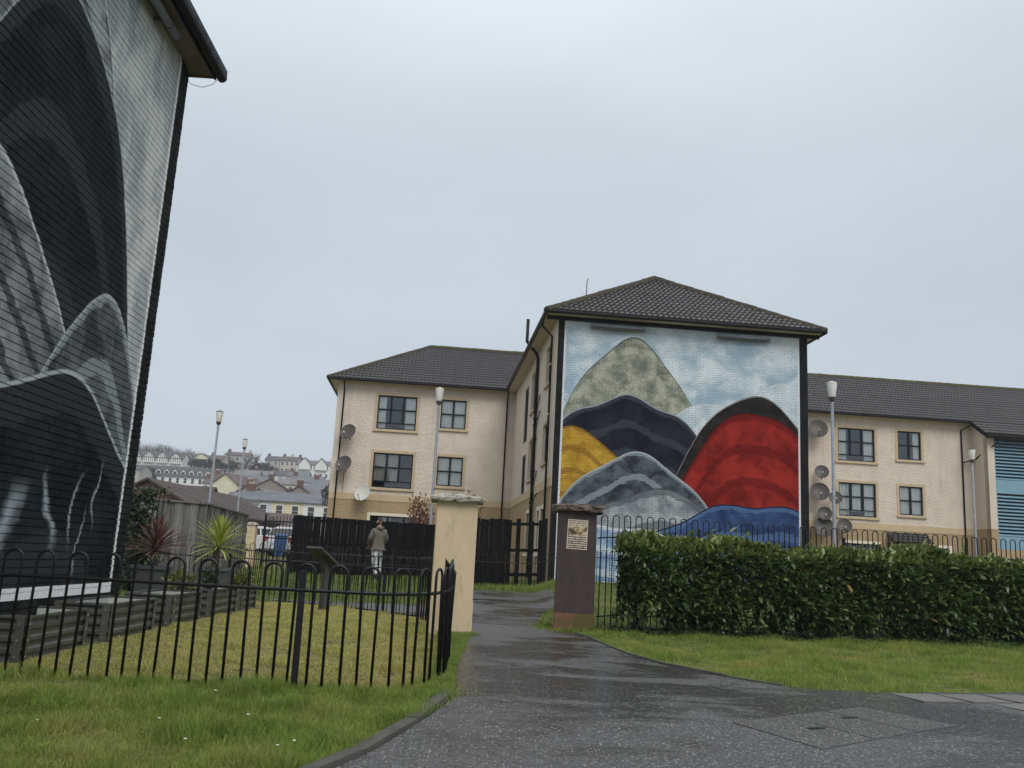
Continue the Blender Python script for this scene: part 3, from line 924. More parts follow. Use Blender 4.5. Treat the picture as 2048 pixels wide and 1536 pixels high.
ridge_run((-OH - .02, -OH - .02, ze + .02), fr_apex, roof)
ridge_run((8.19 + OH + .02, -OH - .02, ze + .02), fr_apex, roof)
ridge_run(fr_apex, (XC, YR, Z_R + .02), roof)
ridge_run((LWX - .02, D_L - OH - .02, ze + .02), (LWX + HW + OH, YR, Z_R + .02), roof)
ridge_run((LWX + HW + OH, YR, Z_R + .02), (31, YR, Z_R + .02), roof)
# eaves: soffit boards, fascia, gutters, downpipes
for q in ((-OH + .03, 8.19 + OH - .03, -OH + .03, .02), (-8.23 - OH + .03, .0, D_L - OH + .03, D_L + .02), (8.19, 32, D_L - OH + .03, D_L + .02)):
    MB().box(q[0], q[1], q[2], q[3], Z_E - .0, Z_E + .03).build('soffit', M_SOFFIT, apt)
MB().box(-OH + .03, .02, .022, D_L - OH + .028, Z_E, Z_E + .03).build('soffit', M_SOFFIT, apt)
MB().box(8.17, 8.19 + OH - .03, .022, D_L - OH + .028, Z_E, Z_E + .03).build('soffit', M_SOFFIT, apt)
MB().box(-8.23 - OH + .03, -8.21, D_L + .022, D_L + 8.3, Z_E, Z_E + .03).build('soffit', M_SOFFIT, apt)
MB().box(-OH + .03, 8.19 + OH - .03, -.05, -.012, Z_E - .13, Z_E - .002).build('fascia', M_BLACK, apt)
def gutter(p, q):
    m = MB()
    p, q = Vector(p), Vector(q)
    m.tube([p, q], .062, 8)
    m.beam(p + Vector((0, 0, .05)), q + Vector((0, 0, .05)), .11, .06)
    return m.build('gutter', M_BLACK, apt)
zg = Z_E + .02
gutter((-OH - .03, -OH - .03, zg), (8.19 + OH + .03, -OH - .03, zg))
gutter((-OH - .03, -OH, zg), (-OH - .03, D_L - OH, zg))
gutter((8.19 + OH + .03, -OH, zg), (8.19 + OH + .03, D_L - OH, zg))
gutter((LWX - .03, D_L - OH - .03, zg), (-OH, D_L - OH - .03, zg))
gutter((LWX - .03, D_L - OH, zg), (LWX - .03, D_L + 8.3, zg))
gutter((8.19 + OH, D_L - OH - .03, zg), (22.2, D_L - OH - .03, zg))
gutter((22.2, 12.12, ze - .8 - .03), (32, 12.12, ze - .8 - .03))
MB().beam((22.25, D_L - OH - .02, Z_E + .0), (22.25, 12.15, ze - .82), .05, .16).build('fascia', M_BLACK, apt)
def pipe(pts, r=.036, name='downpipe', mat=M_BLACK):
    return MB().tube(pts, r, 8).build(name, mat, apt, smooth=True)
pipe([(-7.93, D_L - OH, zg), (-7.93, D_L - OH + .02, zg - .16), (-7.93, D_L - .06, zg - .4), (-7.93, D_L - .06, .5)])
pipe([(-.38, D_L - OH, zg), (-.38, D_L - OH + .02, zg - .16), (-.38, D_L - .06, zg - .4), (-.38, D_L - .06, .5)])
pipe([(8.45, D_L - OH, zg), (8.45, D_L - .06, zg - .4), (8.45, D_L - .06, .5)])
pipe([(22.5, D_L - OH - .02, zg), (22.3, D_L - .3, zg - .1), (21.92, D_L - .06, zg - .35), (21.92, D_L - .06, .5)])
pipe([(22.9, 12.1, 8.0), (22.75, 12.3, 7.8), (22.5, 12.9, 7.45), (22.38, 13.4, 7.15), (21.95, D_L - .06, 7.0)], .03)
pipe([(-.06 - .02, 4.59, .5), (-.08, 4.59, 8.55), (-.15, 4.59, 8.72), (-.52, 4.59, 9.15), (-.52, 4.59, 10.0)], .06, 'soil_pipe')
pipe([(-OH, .9, zg), (-OH + .02, .9, zg - .15), (-.07, .95, zg - .45), (-.07, .95, .5)])
for z in (3.2, 4.35, 5.5, 6.0, 6.25, 6.5):
    MB().lathe([(.075, 0), (.085, .02), (.085, .07), (.075, .09)], 10, (-.08, 4.59, z)).build('pipe_collar', M_BLACK, apt)
for z0, z1, y0, y1 in ((6.3, 7.0, 4.5, 3.6), (5.7, 6.4, 4.5, 3.4), (3.6, 4.3, 4.5, 3.6), (3.1, 3.5, 4.4, 3.3)):
    MB().tube([(-.08, y0, z0), (-.06, (y0 + y1) / 2, (z0 + z1) / 2 + .1), (-.06, y1, z1)], .022, 6).build('branch_pipe', M_DGREY, apt, smooth=True)
for z in (7.5, 5.1, 5.85, 3.3):
    MB().tube([(-.05, .95, z), (-.12, .95, z), (-.12, .6, z)], .018, 6).build('overflow_pipe', M_WHITES if z > 5.5 else M_BLACK, apt)
# small tiled door canopy and roof aerial
m = MB()
tiles(m, (18.0, D_L - .75, 2.98), (1, 0, 0), (0, .85, .52), (0, -.52, .85), .86, lambda s: 0, lambda s: 1.9, .26, .30, .02)
cn = m.build('door_canopy', M_TILE, apt); tag(cn, kind='stuff')
m = MB(); m.box(18.02, 18.1, D_L - .7, D_L, 2.86, 2.95); m.box(19.8, 19.88, D_L - .7, D_L, 2.86, 2.95); m.box(18.1, 19.8, D_L - .72, D_L - .66, 2.86, 2.95)
m.build('canopy_frame', M_BLACK, apt)
MB().box(18.3, 19.5, D_L - .03, D_L + .03, .5, 2.8).build('door', M_DARK, apt)
MB().tube([(1.9, 6.2, 10.2), (1.9, 6.2, 12.15), (1.95, 6.2, 12.3)], .018, 6).build('aerial', M_DGREY, apt)

# ================================================================== HOUSE WITH THE GREY PAINTED GABLE (left edge); local y runs along the wall, x towards the path
YA = R(1.42)
OA = Vector((-4.47, 10.8, 0))
hs = thing('gable_house', 'tall brick house end painted in greys and charcoal, close on the left', 'building', OA, YA)
def aworld(x, y, z):
    return OA + Vector((math.cos(YA) * x - math.sin(YA) * y, math.sin(YA) * x + math.cos(YA) * y, z))
p = Paint('grey_painted_gable', hs, 1)
t = p.t
# plain composition of greys: pale mottled field, charcoal field with broad bands, near-black foot with chalky strokes
p.c = p.brushed((.36, .38, .40), (.62, .64, .63), 1.1, (1, 1.6, .8), .38, .62, (R(35), 0, 0))
p.hill(7.6, -3.9, .5, p.brushed((.20, .215, .23), (.44, .46, .47), 2.5, (1, 1, 2)), (.60, .62, .62), .15, 2.3, (.10, .11, .12), 9)
p.hill(6.35, -2.9, .62, p.brushed((.014, .016, .022), (.028, .030, .038), 1.2), (.34, .37, .39), .08, 3.2, (.045, .05, .058), 5)
p.hill(4.3, -3.9, .42, p.brushed((.10, .11, .125), (.34, .36, .38), 1.6), (.52, .54, .55), .10, 2.7, (.025, .028, .034), 13)
p.hill(3.75, -1.4, .75, p.brushed((.045, .05, .06), (.15, .165, .18), 1.6), (.40, .43, .45), .06, 3.7, (.30, .33, .35), 8)
p.hill(2.75, -2.2, .18, p.brushed((.010, .012, .017), (.024, .027, .034), 1.4), (.42, .46, .48), .10, 2.6, (.040, .044, .052), 4)
def stroke(u0, v0, amp, ph, k, wd):
    uu = t.math('ADD', t.math('SUBTRACT', p.u, u0), t.math('MULTIPLY', t.math('SINE', t.math('ADD', t.math('MULTIPLY', p.v0, k), ph)), amp))
    band = t.mr(t.math('ABSOLUTE', uu), 0, wd, 1, 0)
    return t.math('MULTIPLY', band, t.math('MULTIPLY', t.mr(p.v0, v0 - .55, v0 - .15), t.mr(p.v0, v0 + .05, v0 + .4, 1, 0)))
for q in ((-2.75, 1.35, .14, .3, 3.1, .16), (-2.1, 1.5, .2, 1.2, 3.6, .07), (-1.55, 1.55, .12, 2.2, 4.2, .05), (-1.0, 1.75, .1, .2, 5, .035), (-1.3, 1.2, .1, 4, 4, .03)):
    p.lay(stroke(*q), (.40, .45, .49), .8)
inside = p.rbox(-30, -.345, .715, 30, .004, .008, False)
edge = p.rbox(-30, -.285, .605, 40, .004, .008, False)
chip = t.mr(t.noise(p.co, 34, 5, .7), .3, .42)
border = p.brushed((.012, .014, .015), (.028, .03, .03), 3)
c = t.mix(inside, t.mix(t.math('MULTIPLY', edge, chip), border, (.78, .80, .80)), p.c)
c = t.mix(t.mr(t.noise(p.co, 60, 5, .75), .66, .8, 0, .2), c, (.16, .17, .18))
hgt = t.math('ADD', t.noise(p.co, 55, 4, .6), t.math('MULTIPLY', t.noise(p.co, 9, 3), .6))
t.set(col=c, rough=.8, spec=.05, normal=t.bump(hgt, .35, .008))
M_GREYM = t.m
ZT = 7.32
Y0 = -8.0
gw = MB()
gw.quad((-.012, Y0, -.2), (-.012, -.004, -.2), (-.012, -.004, ZT), (-.012, Y0, ZT))
gw.box(-7, -.016, Y0, -.006, -.2, ZT)
gwall = gw.build('wall', M_GREYM, hs)
gwall['label'] = 'brick wall painted with grey and charcoal colour fields'
# bricks laid one by one; the nearest 300 are single pieces, the rest one joined piece
brk = []
nrow = int(ZT / .075)
for r_ in range(nrow + 2):
    z = -.15 + r_ * .075
    if z + .065 > ZT: break
    y = -.0
    first = .215 if r_ % 2 == 0 else .1025
    yy = -first
    brk.append((yy, yy + first, z))
    while yy > Y0 + .3:
        yy -= .2175
        brk.append((yy, yy + .215, z))
def near_key(b):
    P = aworld(0, (b[0] + b[1]) / 2, b[2] + .03)
    u, v, dd = proj(P)
    vis = dd > 0 and -5 < u < 2053 and -5 < v < 1250
    return (0 if vis else 1, (P - EYE).length)
brk.sort(key=near_key)
def brick_verts(y0, y1, z, jx):
    e = .0025
    x1, x0 = jx, -.02
    return [(x0, y0, z), (x0, y1, z), (x0, y1, z + .0685), (x0, y0, z + .0685), (x1, y0 + e, z + e), (x1, y1 - e, z + e), (x1, y1 - e, z + .0685 - e), (x1, y0 + e, z + .0685 - e)]
BF = [(4, 5, 6, 7), (0, 1, 5, 4), (1, 2, 6, 5), (2, 3, 7, 6), (3, 0, 4, 7)]
me_full = MB().add(brick_verts(-.1075, .1075, 0, 0), BF).mesh('brick', M_GREYM)
rest = MB()
cnt = 0
for b in brk:
    jx = random.uniform(-.0025, .0025)
    if cnt < 300 and b[1] - b[0] > .2:
        obj('brick', me_full, gwall, (jx, (b[0] + b[1]) / 2, b[2])); cnt += 1
    else:
        rest.add(brick_verts(b[0], b[1], b[2], jx), BF)
tag(rest.build('brickwork', M_GREYM, gwall), kind='stuff')
# eaves
M_SOFFD = pm('dull_soffit_board', (.20, .175, .14), .8, .15, 3, .1, 40)
MB().box(-.3, .29, Y0, .12, ZT, ZT + .03).build('soffit', M_SOFFD, hs)
MB().box(.292, .315, Y0, .13, ZT - .05, ZT + .2).build('fascia', M_BLACK, hs)
MB().box(-.3, .31, .122, .145, ZT - .025, ZT + .2).build('fascia', M_SOFFD, hs)
m = MB(); m.tube([(.375, Y0, ZT + .03), (.375, .18, ZT + .01)], .066, 12); m.box(.315, .441, Y0, .16, ZT + .03, ZT + .10); m.build('gutter', M_BLACK, hs, smooth=False)
m = MB()
tiles(m, (.34, Y0, ZT + .065), (0, 1, 0), (-.86, 0, .51), (.51, 0, .86), 4.0, lambda s: 0, lambda s: 8.2 - s * .6)
rf = m.build('roof', M_TILE, hs); tag(rf, kind='stuff')
MB().tube([(.33, .15, ZT - .02), (.27, .15, ZT - .10), (.15, .12, ZT - .17), (0.02, .06, ZT - .17), (.004, .0, ZT - .16)], .004, 5).build('loose_cable', M_DGREY, hs)
# tube floodlights on brackets
def floodlight(parent_loc, rz, L, label, ax):
    f = thing('floodlight', label, 'light', parent_loc, rz, 'tube floodlights over the painted walls')
    if ax == 'y':
        MB().tube([(0, -L / 2, 0), (0, L / 2, 0)], .05, 12).build('tube', M_GALV, f, smooth=True)
        for y in (-L / 2, L / 2 - .25):
            MB().tube([(0, y - .01, 0), (0, y + .012, 0)], .054, 12).build('clip', M_DGREY, f)
        for y in (-L / 3, L / 3):
            MB().box(-.15, -.03, y - .02, y + .02, -.015, .015).build('bracket', M_DGREY, f)
    else:
        MB().tube([(-L / 2, 0, 0), (L / 2, 0, 0)], .055, 10).build('tube', M_GALV, f, smooth=True)
        MB().box(-L / 2, L / 2, .0, .05, -.09, -.04).build('reflector', M_DGREY, f)
        for x in (-L / 2 + .12, L / 2 - .3):
            MB().box(x - .03, x + .03, .02, .16, -.06, .06).build('bracket', M_DGREY, f)
floodlight(aworld(.15, -2.0, ZT - .1), YA, 2.1, 'grey tube floodlight under the eaves of the near grey-painted house', 'y')
floodlight(bworld(1.9, -.17, 8.66), YB, 1.75, 'left of two long floodlights under the eaves above the colourful painted wall', 'x')
floodlight(bworld(6.0, -.17, 8.64), YB, 1.75, 'right of two long floodlights under the eaves above the colourful painted wall', 'x')

# ================================================================== GATE PILLARS
def pillar(name, label, loc, rz, wdt, dep, H, body, cap, plinth=None, rough_cap=False):
    t_ = thing(name, label, 'pillar', loc, rz)
    b = .012
    def bev(m, x, y, z0, z1):
        pr = [(-x + b, -y), (x - b, -y), (x, -y + b), (x, y - b), (x - b, y), (-x + b, y), (-x, y - b), (-x, -y + b)]
        return m.prism(pr, lambda u, v, d: (u, v, d), z0, z1)
    bev(MB(), wdt / 2, dep / 2, .27 if plinth else .42, H - .07).build('shaft', body, t_)
    bev(MB(), wdt / 2 + .008, dep / 2 + .008, -.25, .268 if plinth else .418).build('plinth', plinth or body, t_)
    n = 14
    m = MB()
    vs, fs = [], []
    cx, cy = wdt / 2 + .085, dep / 2 + .085
    rr = random.Random(3 if rough_cap else 5)
    for j, (zz, k) in enumerate(((H - .07, .97), (H - .05, 1.0), (H - (0 if rough_cap else .02), 1.0), (H + (.02 if rough_cap else -.005), .94), (H + (.05 if rough_cap else .055), .1))):
        for i in range(4 * n):
            s_, f_ = divmod(i, n)
            f_ = f_ / n * 2 - 1
            x, y = [(f_, -1), (1, f_), (-f_, 1), (-1, -f_)][s_]
            q = .018 if rough_cap else .006
            vs.append((x * cx * k + rr.uniform(-q, q), y * cy * k + rr.uniform(-q, q), zz + rr.uniform(-q, q) * .9))
    N = 4 * n
    for j in range(4):
        for i in range(N):
            fs.append((j * N + i, j * N + (i + 1) % N, (j + 1) * N + (i + 1) % N, (j + 1) * N + i))
    fs += [tuple(range(N))[::-1], tuple(range(4 * N, 5 * N))]
    m.add(vs, fs).build('cap', cap, t_)
    return t_
pL = pillar('gate_pillar', 'sand-coloured rendered gate pillar with mossy pale cap, left of the path', (-.63, 11.8, gf(-.63, 11.6)), R(3.6), .53, .5, 1.73, M_PILL1, M_CAP1)
M_PLINTH = pm('red_stained_plinth', (.20, .085, .062), .8, .2, 3, .3, 40, c2=(.10, .085, .025), th=(.42, .58), s2=2.2)
pR = pillar('gate_pillar', 'dark brown rendered gate pillar with crumbling cap and a poster, right of the path', (1.075, 13.37, gf(.9, 13.1)), R(-4.5), .57, .52, 1.78, M_PILL2, M_CAP2, M_PLINTH, True)
def poster_mat(ref):
    t = NT('printed_poster')
    o = t.sep(t.coord(ref))
    x, z = o[0], o[2]
    pic = t.mix(t.mr(t.noise(t.map(t.coord(ref), (1, 1, 1)), 14, 3, .5), .42, .58), (.07, .04, .02), (.55, .44, .26))
    txt = t.mr(t.math('SINE', t.math('MULTIPLY', z, 260)), .1, .4)
    gap = t.mr(t.noise(t.map(t.coord(ref), (70, 1, 16)), 1, 2), .40, .48)
    txt = t.math('MULTIPLY', txt, gap)
    low = t.mix(txt, (.11, .07, .045), (.72, .66, .55))
    top = t.mix(t.math('MULTIPLY', txt, .8), (.55, .47, .34), (.05, .05, .055))
    c = t.mix(t.mr(z, -.015, -.005), low, pic)
    c = t.mix(t.mr(z, .085, .09), c, top)
    inn = t.math('MULTIPLY', t.mr(t.math('ABSOLUTE', x), .108, .111, 1, 0), t.mr(t.math('ABSOLUTE', z), .158, .161, 1, 0))
    t.set(col=t.mix(inn, (.62, .56, .46), c), rough=.35, spec=.5)
    return t.m
po = obj('poster', None)
pz = pR.location
prz = R(-4.5)
ploc = Vector((pz.x + math.cos(prz) * .01 + math.sin(prz) * .264, pz.y + math.sin(prz) * .01 - math.cos(prz) * .264, pz.z + 1.38))
bpy.data.objects.remove(po)
pme = MB()
vs, fs = [], []
for i in range(9):
    for j in range(9):
        x, z = -.117 + .234 * i / 8, -.167 + .334 * j / 8
        vs.append((x, -.002 - .003 * abs(math.sin(i * 1.3 + j)) - (.008 if (i in (0, 8) and j in (0, 8)) else 0), z))
for i in range(8):
    for j in range(8):
        fs.append((i * 9 + j, (i + 1) * 9 + j, (i + 1) * 9 + j + 1, i * 9 + j + 1))
pob = pme.add(vs, fs).build('poster', None, None, ploc, prz)
pob.rotation_euler = (0, R(1.5), prz)
pob.scale = (1.25, 1, 1.27)
pob.data.materials.append(poster_mat(pob))
tag(pob, 'small sepia printed poster pasted high on the dark brown pillar', 'poster')

# ================================================================== BOW-TOP RAILINGS
def railing(label, pts, H, pitch, group, bar=.0075, railz=.78, posts=(), cap_posts=True, bury=.05, rail2=None, post_h=None, tilt=0):
    """one run of bow-top railing along pts: rail, hoops (two uprights and a bow each), posts"""
    pts = [Vector((q[0], q[1], 0)) for q in pts]
    base = pts[0]
    t_ = thing('bow_top_railing', label, 'railing', (base.x, base.y, gf(base.x, base.y)), 0, group)
    z0 = t_.location.z
    acc = [0]
    for a_, b_ in zip(pts[:-1], pts[1:]):
        acc.append(acc[-1] + (b_ - a_).length)
    def P(s):
        s = min(max(s, 0), acc[-1])
        for i in range(len(pts) - 1):
            if s <= acc[i + 1] + 1e-9:
                q = pts[i].lerp(pts[i + 1], (s - acc[i]) / max(1e-9, acc[i + 1] - acc[i]))
                return Vector((q.x - base.x, q.y - base.y, gf(q.x, q.y) - z0))
        q = pts[-1]
        return Vector((q.x - base.x, q.y - base.y, gf(q.x, q.y) - z0))
    ns = max(2, int(acc[-1] / .25))
    for rz_ in [railz * H] + ([rail2 * H] if rail2 else []):
        rl = [P(acc[-1] * k / ns) + Vector((0, 0, rz_)) for k in range(ns + 1)]
        MB().tube(rl, bar * 1.25, 6).build('rail', M_RAIL, t_, smooth=True)
    n = int(acc[-1] / pitch)
    for k in range(n):
        s = (k + .5) * pitch
        a_, b_ = P(s - pitch * .265), P(s + pitch * .265)
        c_ = (a_ + b_) / 2
        hw = (b_ - a_).length / 2
        dirv = (b_ - a_).normalized()
        j1, j2, jl = random.gauss(0, .009), random.gauss(0, .009), random.gauss(0, .008)
        path = [a_ + Vector((j1, jl, -bury)), a_ + Vector((0, 0, H - hw))]
        for q in range(1, 8):
            an = math.pi * q / 8
            path.append(c_ + dirv * (-math.cos(an) * hw) + Vector((0, 0, H - hw + math.sin(an) * hw)))
        path += [b_ + Vector((0, 0, H - hw)), b_ + Vector((j2, -jl, -bury))]
        MB().tube(path, bar, 6).build('hoop', M_RAIL, t_, smooth=True)
    for s in posts:
        q = P(s)
        d_ = (P(min(s + .1, acc[-1])) - P(max(s - .1, 0))).normalized()
        nn = Vector((-d_.y, d_.x, 0))
        h = post_h or H * .93
        lean = Vector((random.uniform(-.01, .01), random.uniform(-.01, .01), 0))
        MB().obox(q + Vector((0, 0, (h - bury) / 2)) + lean, d_ * .024, nn * .014, Vector((0, 0, (h + bury) / 2)) + lean).build('post', M_RAIL, t_)
    return t_
fr_pts = [(-4.38, 7.03), (-1.54, 7.05), (-1.0, 7.09), (-.76, 7.17), (-.60, 7.35), (-.50, 7.62), (-.455, 7.98), (-.47, 8.83), (-.56, 10.0), (-.62, 11.45)]
rA = railing('near bow-top railing with round hoops along the front of the mossy lawn', fr_pts, .93, .25, 'bow-top railings', .0115, .79, (2.86, 6.6), post_h=.88)
# bent, torn end post where the railing turns along the path
q = Vector((-.50 - fr_pts[0][0], 8.95 - fr_pts[0][1], gf(-.50, 8.95) - rA.location.z))
m = MB()
m.hexa([q + Vector(v) for v in ((-.05, -.02, -.05), (.02, -.035, -.05), (.03, .01, -.05), (-.04, .03, -.05), (-.06, -.02, .99), (.045, -.05, .84), (.055, .01, .86), (-.05, .03, .97))])
m.build('bent_post', M_RAIL, rA)['label'] = 'bent torn end post of the railing'
railing('bow-top railing behind the mossy lawn, in front of the side path', [(-1.0, 13.3), (-1.35, 14.9), (-2.87, 16.62), (-4.62, 17.45), (-8, 18.4)], .96, .241, 'bow-top railings', .007, .79, (2.6, 5.2))
railing('bow-top railing on the far side of the side path', [(-.95, 20.7), (-1.68, 20.5), (-3.34, 19.85), (-5.3, 19.3), (-6.6, 19.1)], .92, .241, 'bow-top railings', .0075, .79, (2.5, 5.0))
railing('farthest bow-top railing in front of the black timber fence', [(1.35, 25.6), (-1.6, 25.0), (-5.5, 24.3), (-8.2, 24.0), (-12.5, 23.6)], .96, .25, 'bow-top railings', .0085, .79, (3.0, 6.0, 9.0))
def hx(x): return 13.6 + (x - 1.45) * .2
railing('tall bow-top railing rising behind the laurel hedge', [(1.42, hx(1.42)), (10.8, hx(10.8))], 1.64, .182, 'bow-top railings', .0085, .80, (1.62, 3.4, 4.1, 6.3, 7.9), post_h=1.50, rail2=.1)
railing('low bow-top railing at the foot of the colourful painted wall', [(1.25, 25.8), (6, 26.1), (10, 26.4)], .95, .25, 'bow-top railings', .0085, .79, (1.1, 3.3))

# ================================================================== TIMBER FENCES
def board_fence(label, pts, H, bw, mat, group, gap=.004, double=False, drop=0.0, topvar=.01, caprail=None, top=None):
    pts = [Vector((q[0], q[1], 0)) for q in pts]
    b0 = pts[0]
    t_ = thing('timber_fence', label, 'fence', (b0.x, b0.y, gf(b0.x, b0.y)), 0, group)
    z0 = t_.location.z
    for a_, b_ in zip(pts[:-1], pts[1:]):
        d_ = b_ - a_
        L = d_.length
        d_.normalize()
        nn = Vector((-d_.y, d_.x, 0))
        ang = math.atan2(d_.y, d_.x)
        n = int(L / bw)
        for k in range(n):
            c_ = a_ + d_ * ((k + .5) * L / n)
            zb = gf(c_.x, c_.y) - z0 - .06
            zt = (top - z0 if top else gf(c_.x, c_.y) - z0 + H) + random.uniform(-topvar, topvar)
            if callable(gap):
                if gap(a_, c_): continue
            hw = L / n / 2 - (.004 if not double else .012)
            lay = (k % 2) * (.026 if double else .0) + random.uniform(-.004, .004)
            o_ = Vector((c_.x - b0.x, c_.y - b0.y, 0)) + nn * lay
            m = MB()
            m.obox(Vector((o_.x, o_.y, (zb + zt) / 2)), d_ * (hw if not double else hw + .016), nn * .0105, (random.uniform(-.006, .006), 0, (zt - zb) / 2))
            m.build('board', mat, t_)
        for zr in (.28, .5 * H, H - .22):
            za, zb_ = gf(a_.x, a_.y) - z0 + zr, gf(b_.x, b_.y) - z0 + zr
            MB().beam(Vector((a_.x - b0.x, a_.y - b0.y, za)) + nn * .055, Vector((b_.x - b0.x, b_.y - b0.y, zb_)) + nn * .055, .04, .09).build('rail', mat, t_)
        if caprail:
            za, zb_ = [(top - z0 if top else gf(q.x, q.y) - z0 + H) + .02 for q in (a_, b_)]
            MB().beam(Vector((a_.x - b0.x, a_.y - b0.y, za)) + nn * .01, Vector((b_.x - b0.x, b_.y - b0.y, zb_)) + nn * .01, .10, .035).build('cap_rail', mat, t_)
    return t_
A_ = at(586, 1040, 27.8); B_ = at(862, 1048, 30.0)
board_fence('tall black close-boarded timber fence behind the walking person', [(A_.x, A_.y), (B_.x + .4, B_.y)], 1.85, .125, M_BPLANK, 'black timber fences', top=2.22, topvar=.006)
rnd_gap = random.Random(4)
def gaps(a_, c_):
    s = (c_ - a_).length
    return 2.0 < s < 2.8 and int(s / .135) % 2 == 0
board_fence('black timber fence with missing boards at the corner of the painted block', [(-1.65, 26.35), (1.30, 27.15)], 1.98, .135, M_BPLANK, 'black timber fences', gap=gaps, topvar=.04)
gt = thing('boarded_gate', 'low black boarded gate panel at the far end of the path', 'gate', (-1.3, 26.0, gf(-1.3, 26)), R(14))
for k in range(9):
    MB().box(k * .142, k * .142 + .138, -.012, .012, .03, .86 + .01 * (k % 2)).build('board', M_BPLANK, gt)
for z in (.18, .7):
    MB().box(0, 1.27, .014, .05, z, z + .08).build('rail', M_BPLANK, gt)
A_ = at(262, 1000, 18.3); B_ = at(412, 1012, 19.6); C_ = at(497, 1035, 25.6)
board_fence('weathered grey board-on-board timber fence behind the two cordylines', [(A_.x - .4, A_.y - .05), (B_.x, B_.y), (C_.x, C_.y)], 1.85, .165, M_GPLANK, None, double=True, topvar=.008, caprail=True, top=2.04)
tag(bpy.data.objects['timber_fence.002'])

# ================================================================== LAMP POSTS
def lamp_post(label, u, v, Y, lean=0.0):
    top = at(u, v, Y)
    zg_ = gf(top.x, top.y)
    H = top.z - zg_
    t_ = thing('lamp_post', label, 'street lamp', (top.x, top.y, zg_), 0, 'grey lamp posts with milky lanterns')
    hl = .47
    MB().lathe([(.085, -.1), (.085, 1.0), (.07, 1.05), (.052, 1.1), (.046, H - hl - .1)], 12).build('column', M_GALV, t_, smooth=True)
    MB().lathe([(.05, H - hl - .13), (.085, H - hl - .1), (.105, H - hl - .03), (.105, H - hl)], 14).build('collar', M_DGREY, t_, smooth=False)
    MB().lathe([(.10, H - hl), (.105, H - hl + .01), (.15, H - .06), (.15, H - .05)], 16).build('lantern', M_LANT, t_, smooth=True)
    MB().lathe([(.158, H - .05), (.158, H - .03), (.12, H - .01), (.03, H + .0), (.03, H + .03), (.01, H + .035)], 16).build('lantern_cap', M_DGREY if Y > 35 else M_LANT, t_)
    MB().box(-.02, .06, -.10, -.085, .35, .75).build('access_door', M_GALV, t_)
    return t_
lamp_post('tall lamp post left of the cream wing, nearer of the two over the grey fence', 440, 822, 38)
lamp_post('farther, lower-looking lamp post beside it over the grey fence end', 491, 878, 50)
lamp_post('lamp post rising straight behind the sand-coloured gate pillar', 880, 776, 31)
lamp_post('lamp post just right of the colourful painted wall', 1663.5, 764, 26.6)
lamp_post('lamp post in front of the blue louvred stair bay', 1943, 897, 37.2)

# ================================================================== SATELLITE DISHES
def dish(label, x, z, D, mat, az=-18, el=24, wing=True, y=None):
    yy = D_L - .42 if y is None else y
    P = bworld(x, yy, z)
    t_ = tag(obj('satellite_dish', None, None, P, YB), label, 'satellite dish', 'satellite dishes on the wings')
    t_.rotation_euler = (R(-el), 0, YB + R(az))
    m = MB()
    vs, fs = [], []
    NR, NA = 6, 24
    for i in range(NR + 1):
        r_ = i / NR
        for k in range(NA):
            a_ = 2 * math.pi * k / NA
            vs.append((D / 2 * .96 * r_ * math.cos(a_), -.11 * r_ * r_ * D, D / 2 * 1.05 * r_ * math.sin(a_)))
    for i in range(NR):
        for k in range(NA):
            fs.append((i * NA + k, i * NA + (k + 1) % NA, (i + 1) * NA + (k + 1) % NA, (i + 1) * NA + k))
    m.add(vs, fs).build('reflector', mat, t_, smooth=True)
    rim = [(D / 2 * .96 * math.cos(2 * math.pi * k / NA), -.11 * D, D / 2 * 1.05 * math.sin(2 * math.pi * k / NA)) for k in range(NA + 1)]
    MB().tube(rim, .009, 5, False).build('rim', mat, t_)
    foc = Vector((0, -.52 * D - .1, -D * .42))
    MB().tube([(0, 0.02, -D * .45), (0, -.2 * D, -D * .56), tuple(foc)], .014, 6).build('arm', M_DGREY, t_)
    MB().tube([foc, foc + Vector((0, .05, .07))], .032, 8).build('receiver', M_DISHW, t_)
    MB().tube([(0, .02, -.05), (0, .16, -.06), (0, .40, -.16)], .026, 6).build('bracket', M_DGREY, t_)
    return t_
dish('upper dark grey dish near the left corner of the left wing', -7.55, 6.49, .74, M_DISHG)
dish('middle rust-streaked grey dish on the left wing, above a brown stain', -7.63, 5.03, .76, M_DISHG)
dish('lowest, pale cream dish on the left wing', -6.68, 3.78, .74, M_DISHW)
dish('topmost large dish beside the right edge of the painted block', 14.5, 8.08, .92, M_DISHG)
dish('small dish below the topmost one on the right wing', 14.66, 6.05, .66, M_DISHG)
dish('large dish third from the top on the right wing', 14.55, 5.1, .88, M_DISHG)
dish('dish half hidden behind the lamp post, right of the large third dish', 15.25, 4.86, .62, M_DISHG, y=D_L - .55)
dish('small dish just above the biggest low dish on the right wing', 14.78, 4.1, .66, M_DISHG)
dish('biggest low dish on the right wing behind the railing', 14.68, 3.45, .96, M_DISHG, y=D_L - .5)
dish('low dish right of the lamp post, below the window', 15.72, 3.58, .70, M_DISHG)
M_RUST = pm('rust_streak', (.30, .16, .06), .9, .3, 6, 0)
m = MB(); m.quad((-7.66, D_L - .003, 4.75), (-7.60, D_L - .003, 4.75), (-7.62, D_L - .003, 3.85), (-7.65, D_L - .003, 3.85)); m.build('rust_streak', M_RUST, apt)
m = MB(); m.quad((-7.73, D_L - .003, 4.72), (-7.70, D_L - .003, 4.72), (-7.71, D_L - .003, 4.1), (-7.72, D_L - .003, 4.1)); m.build('rust_streak', M_RUST, apt)

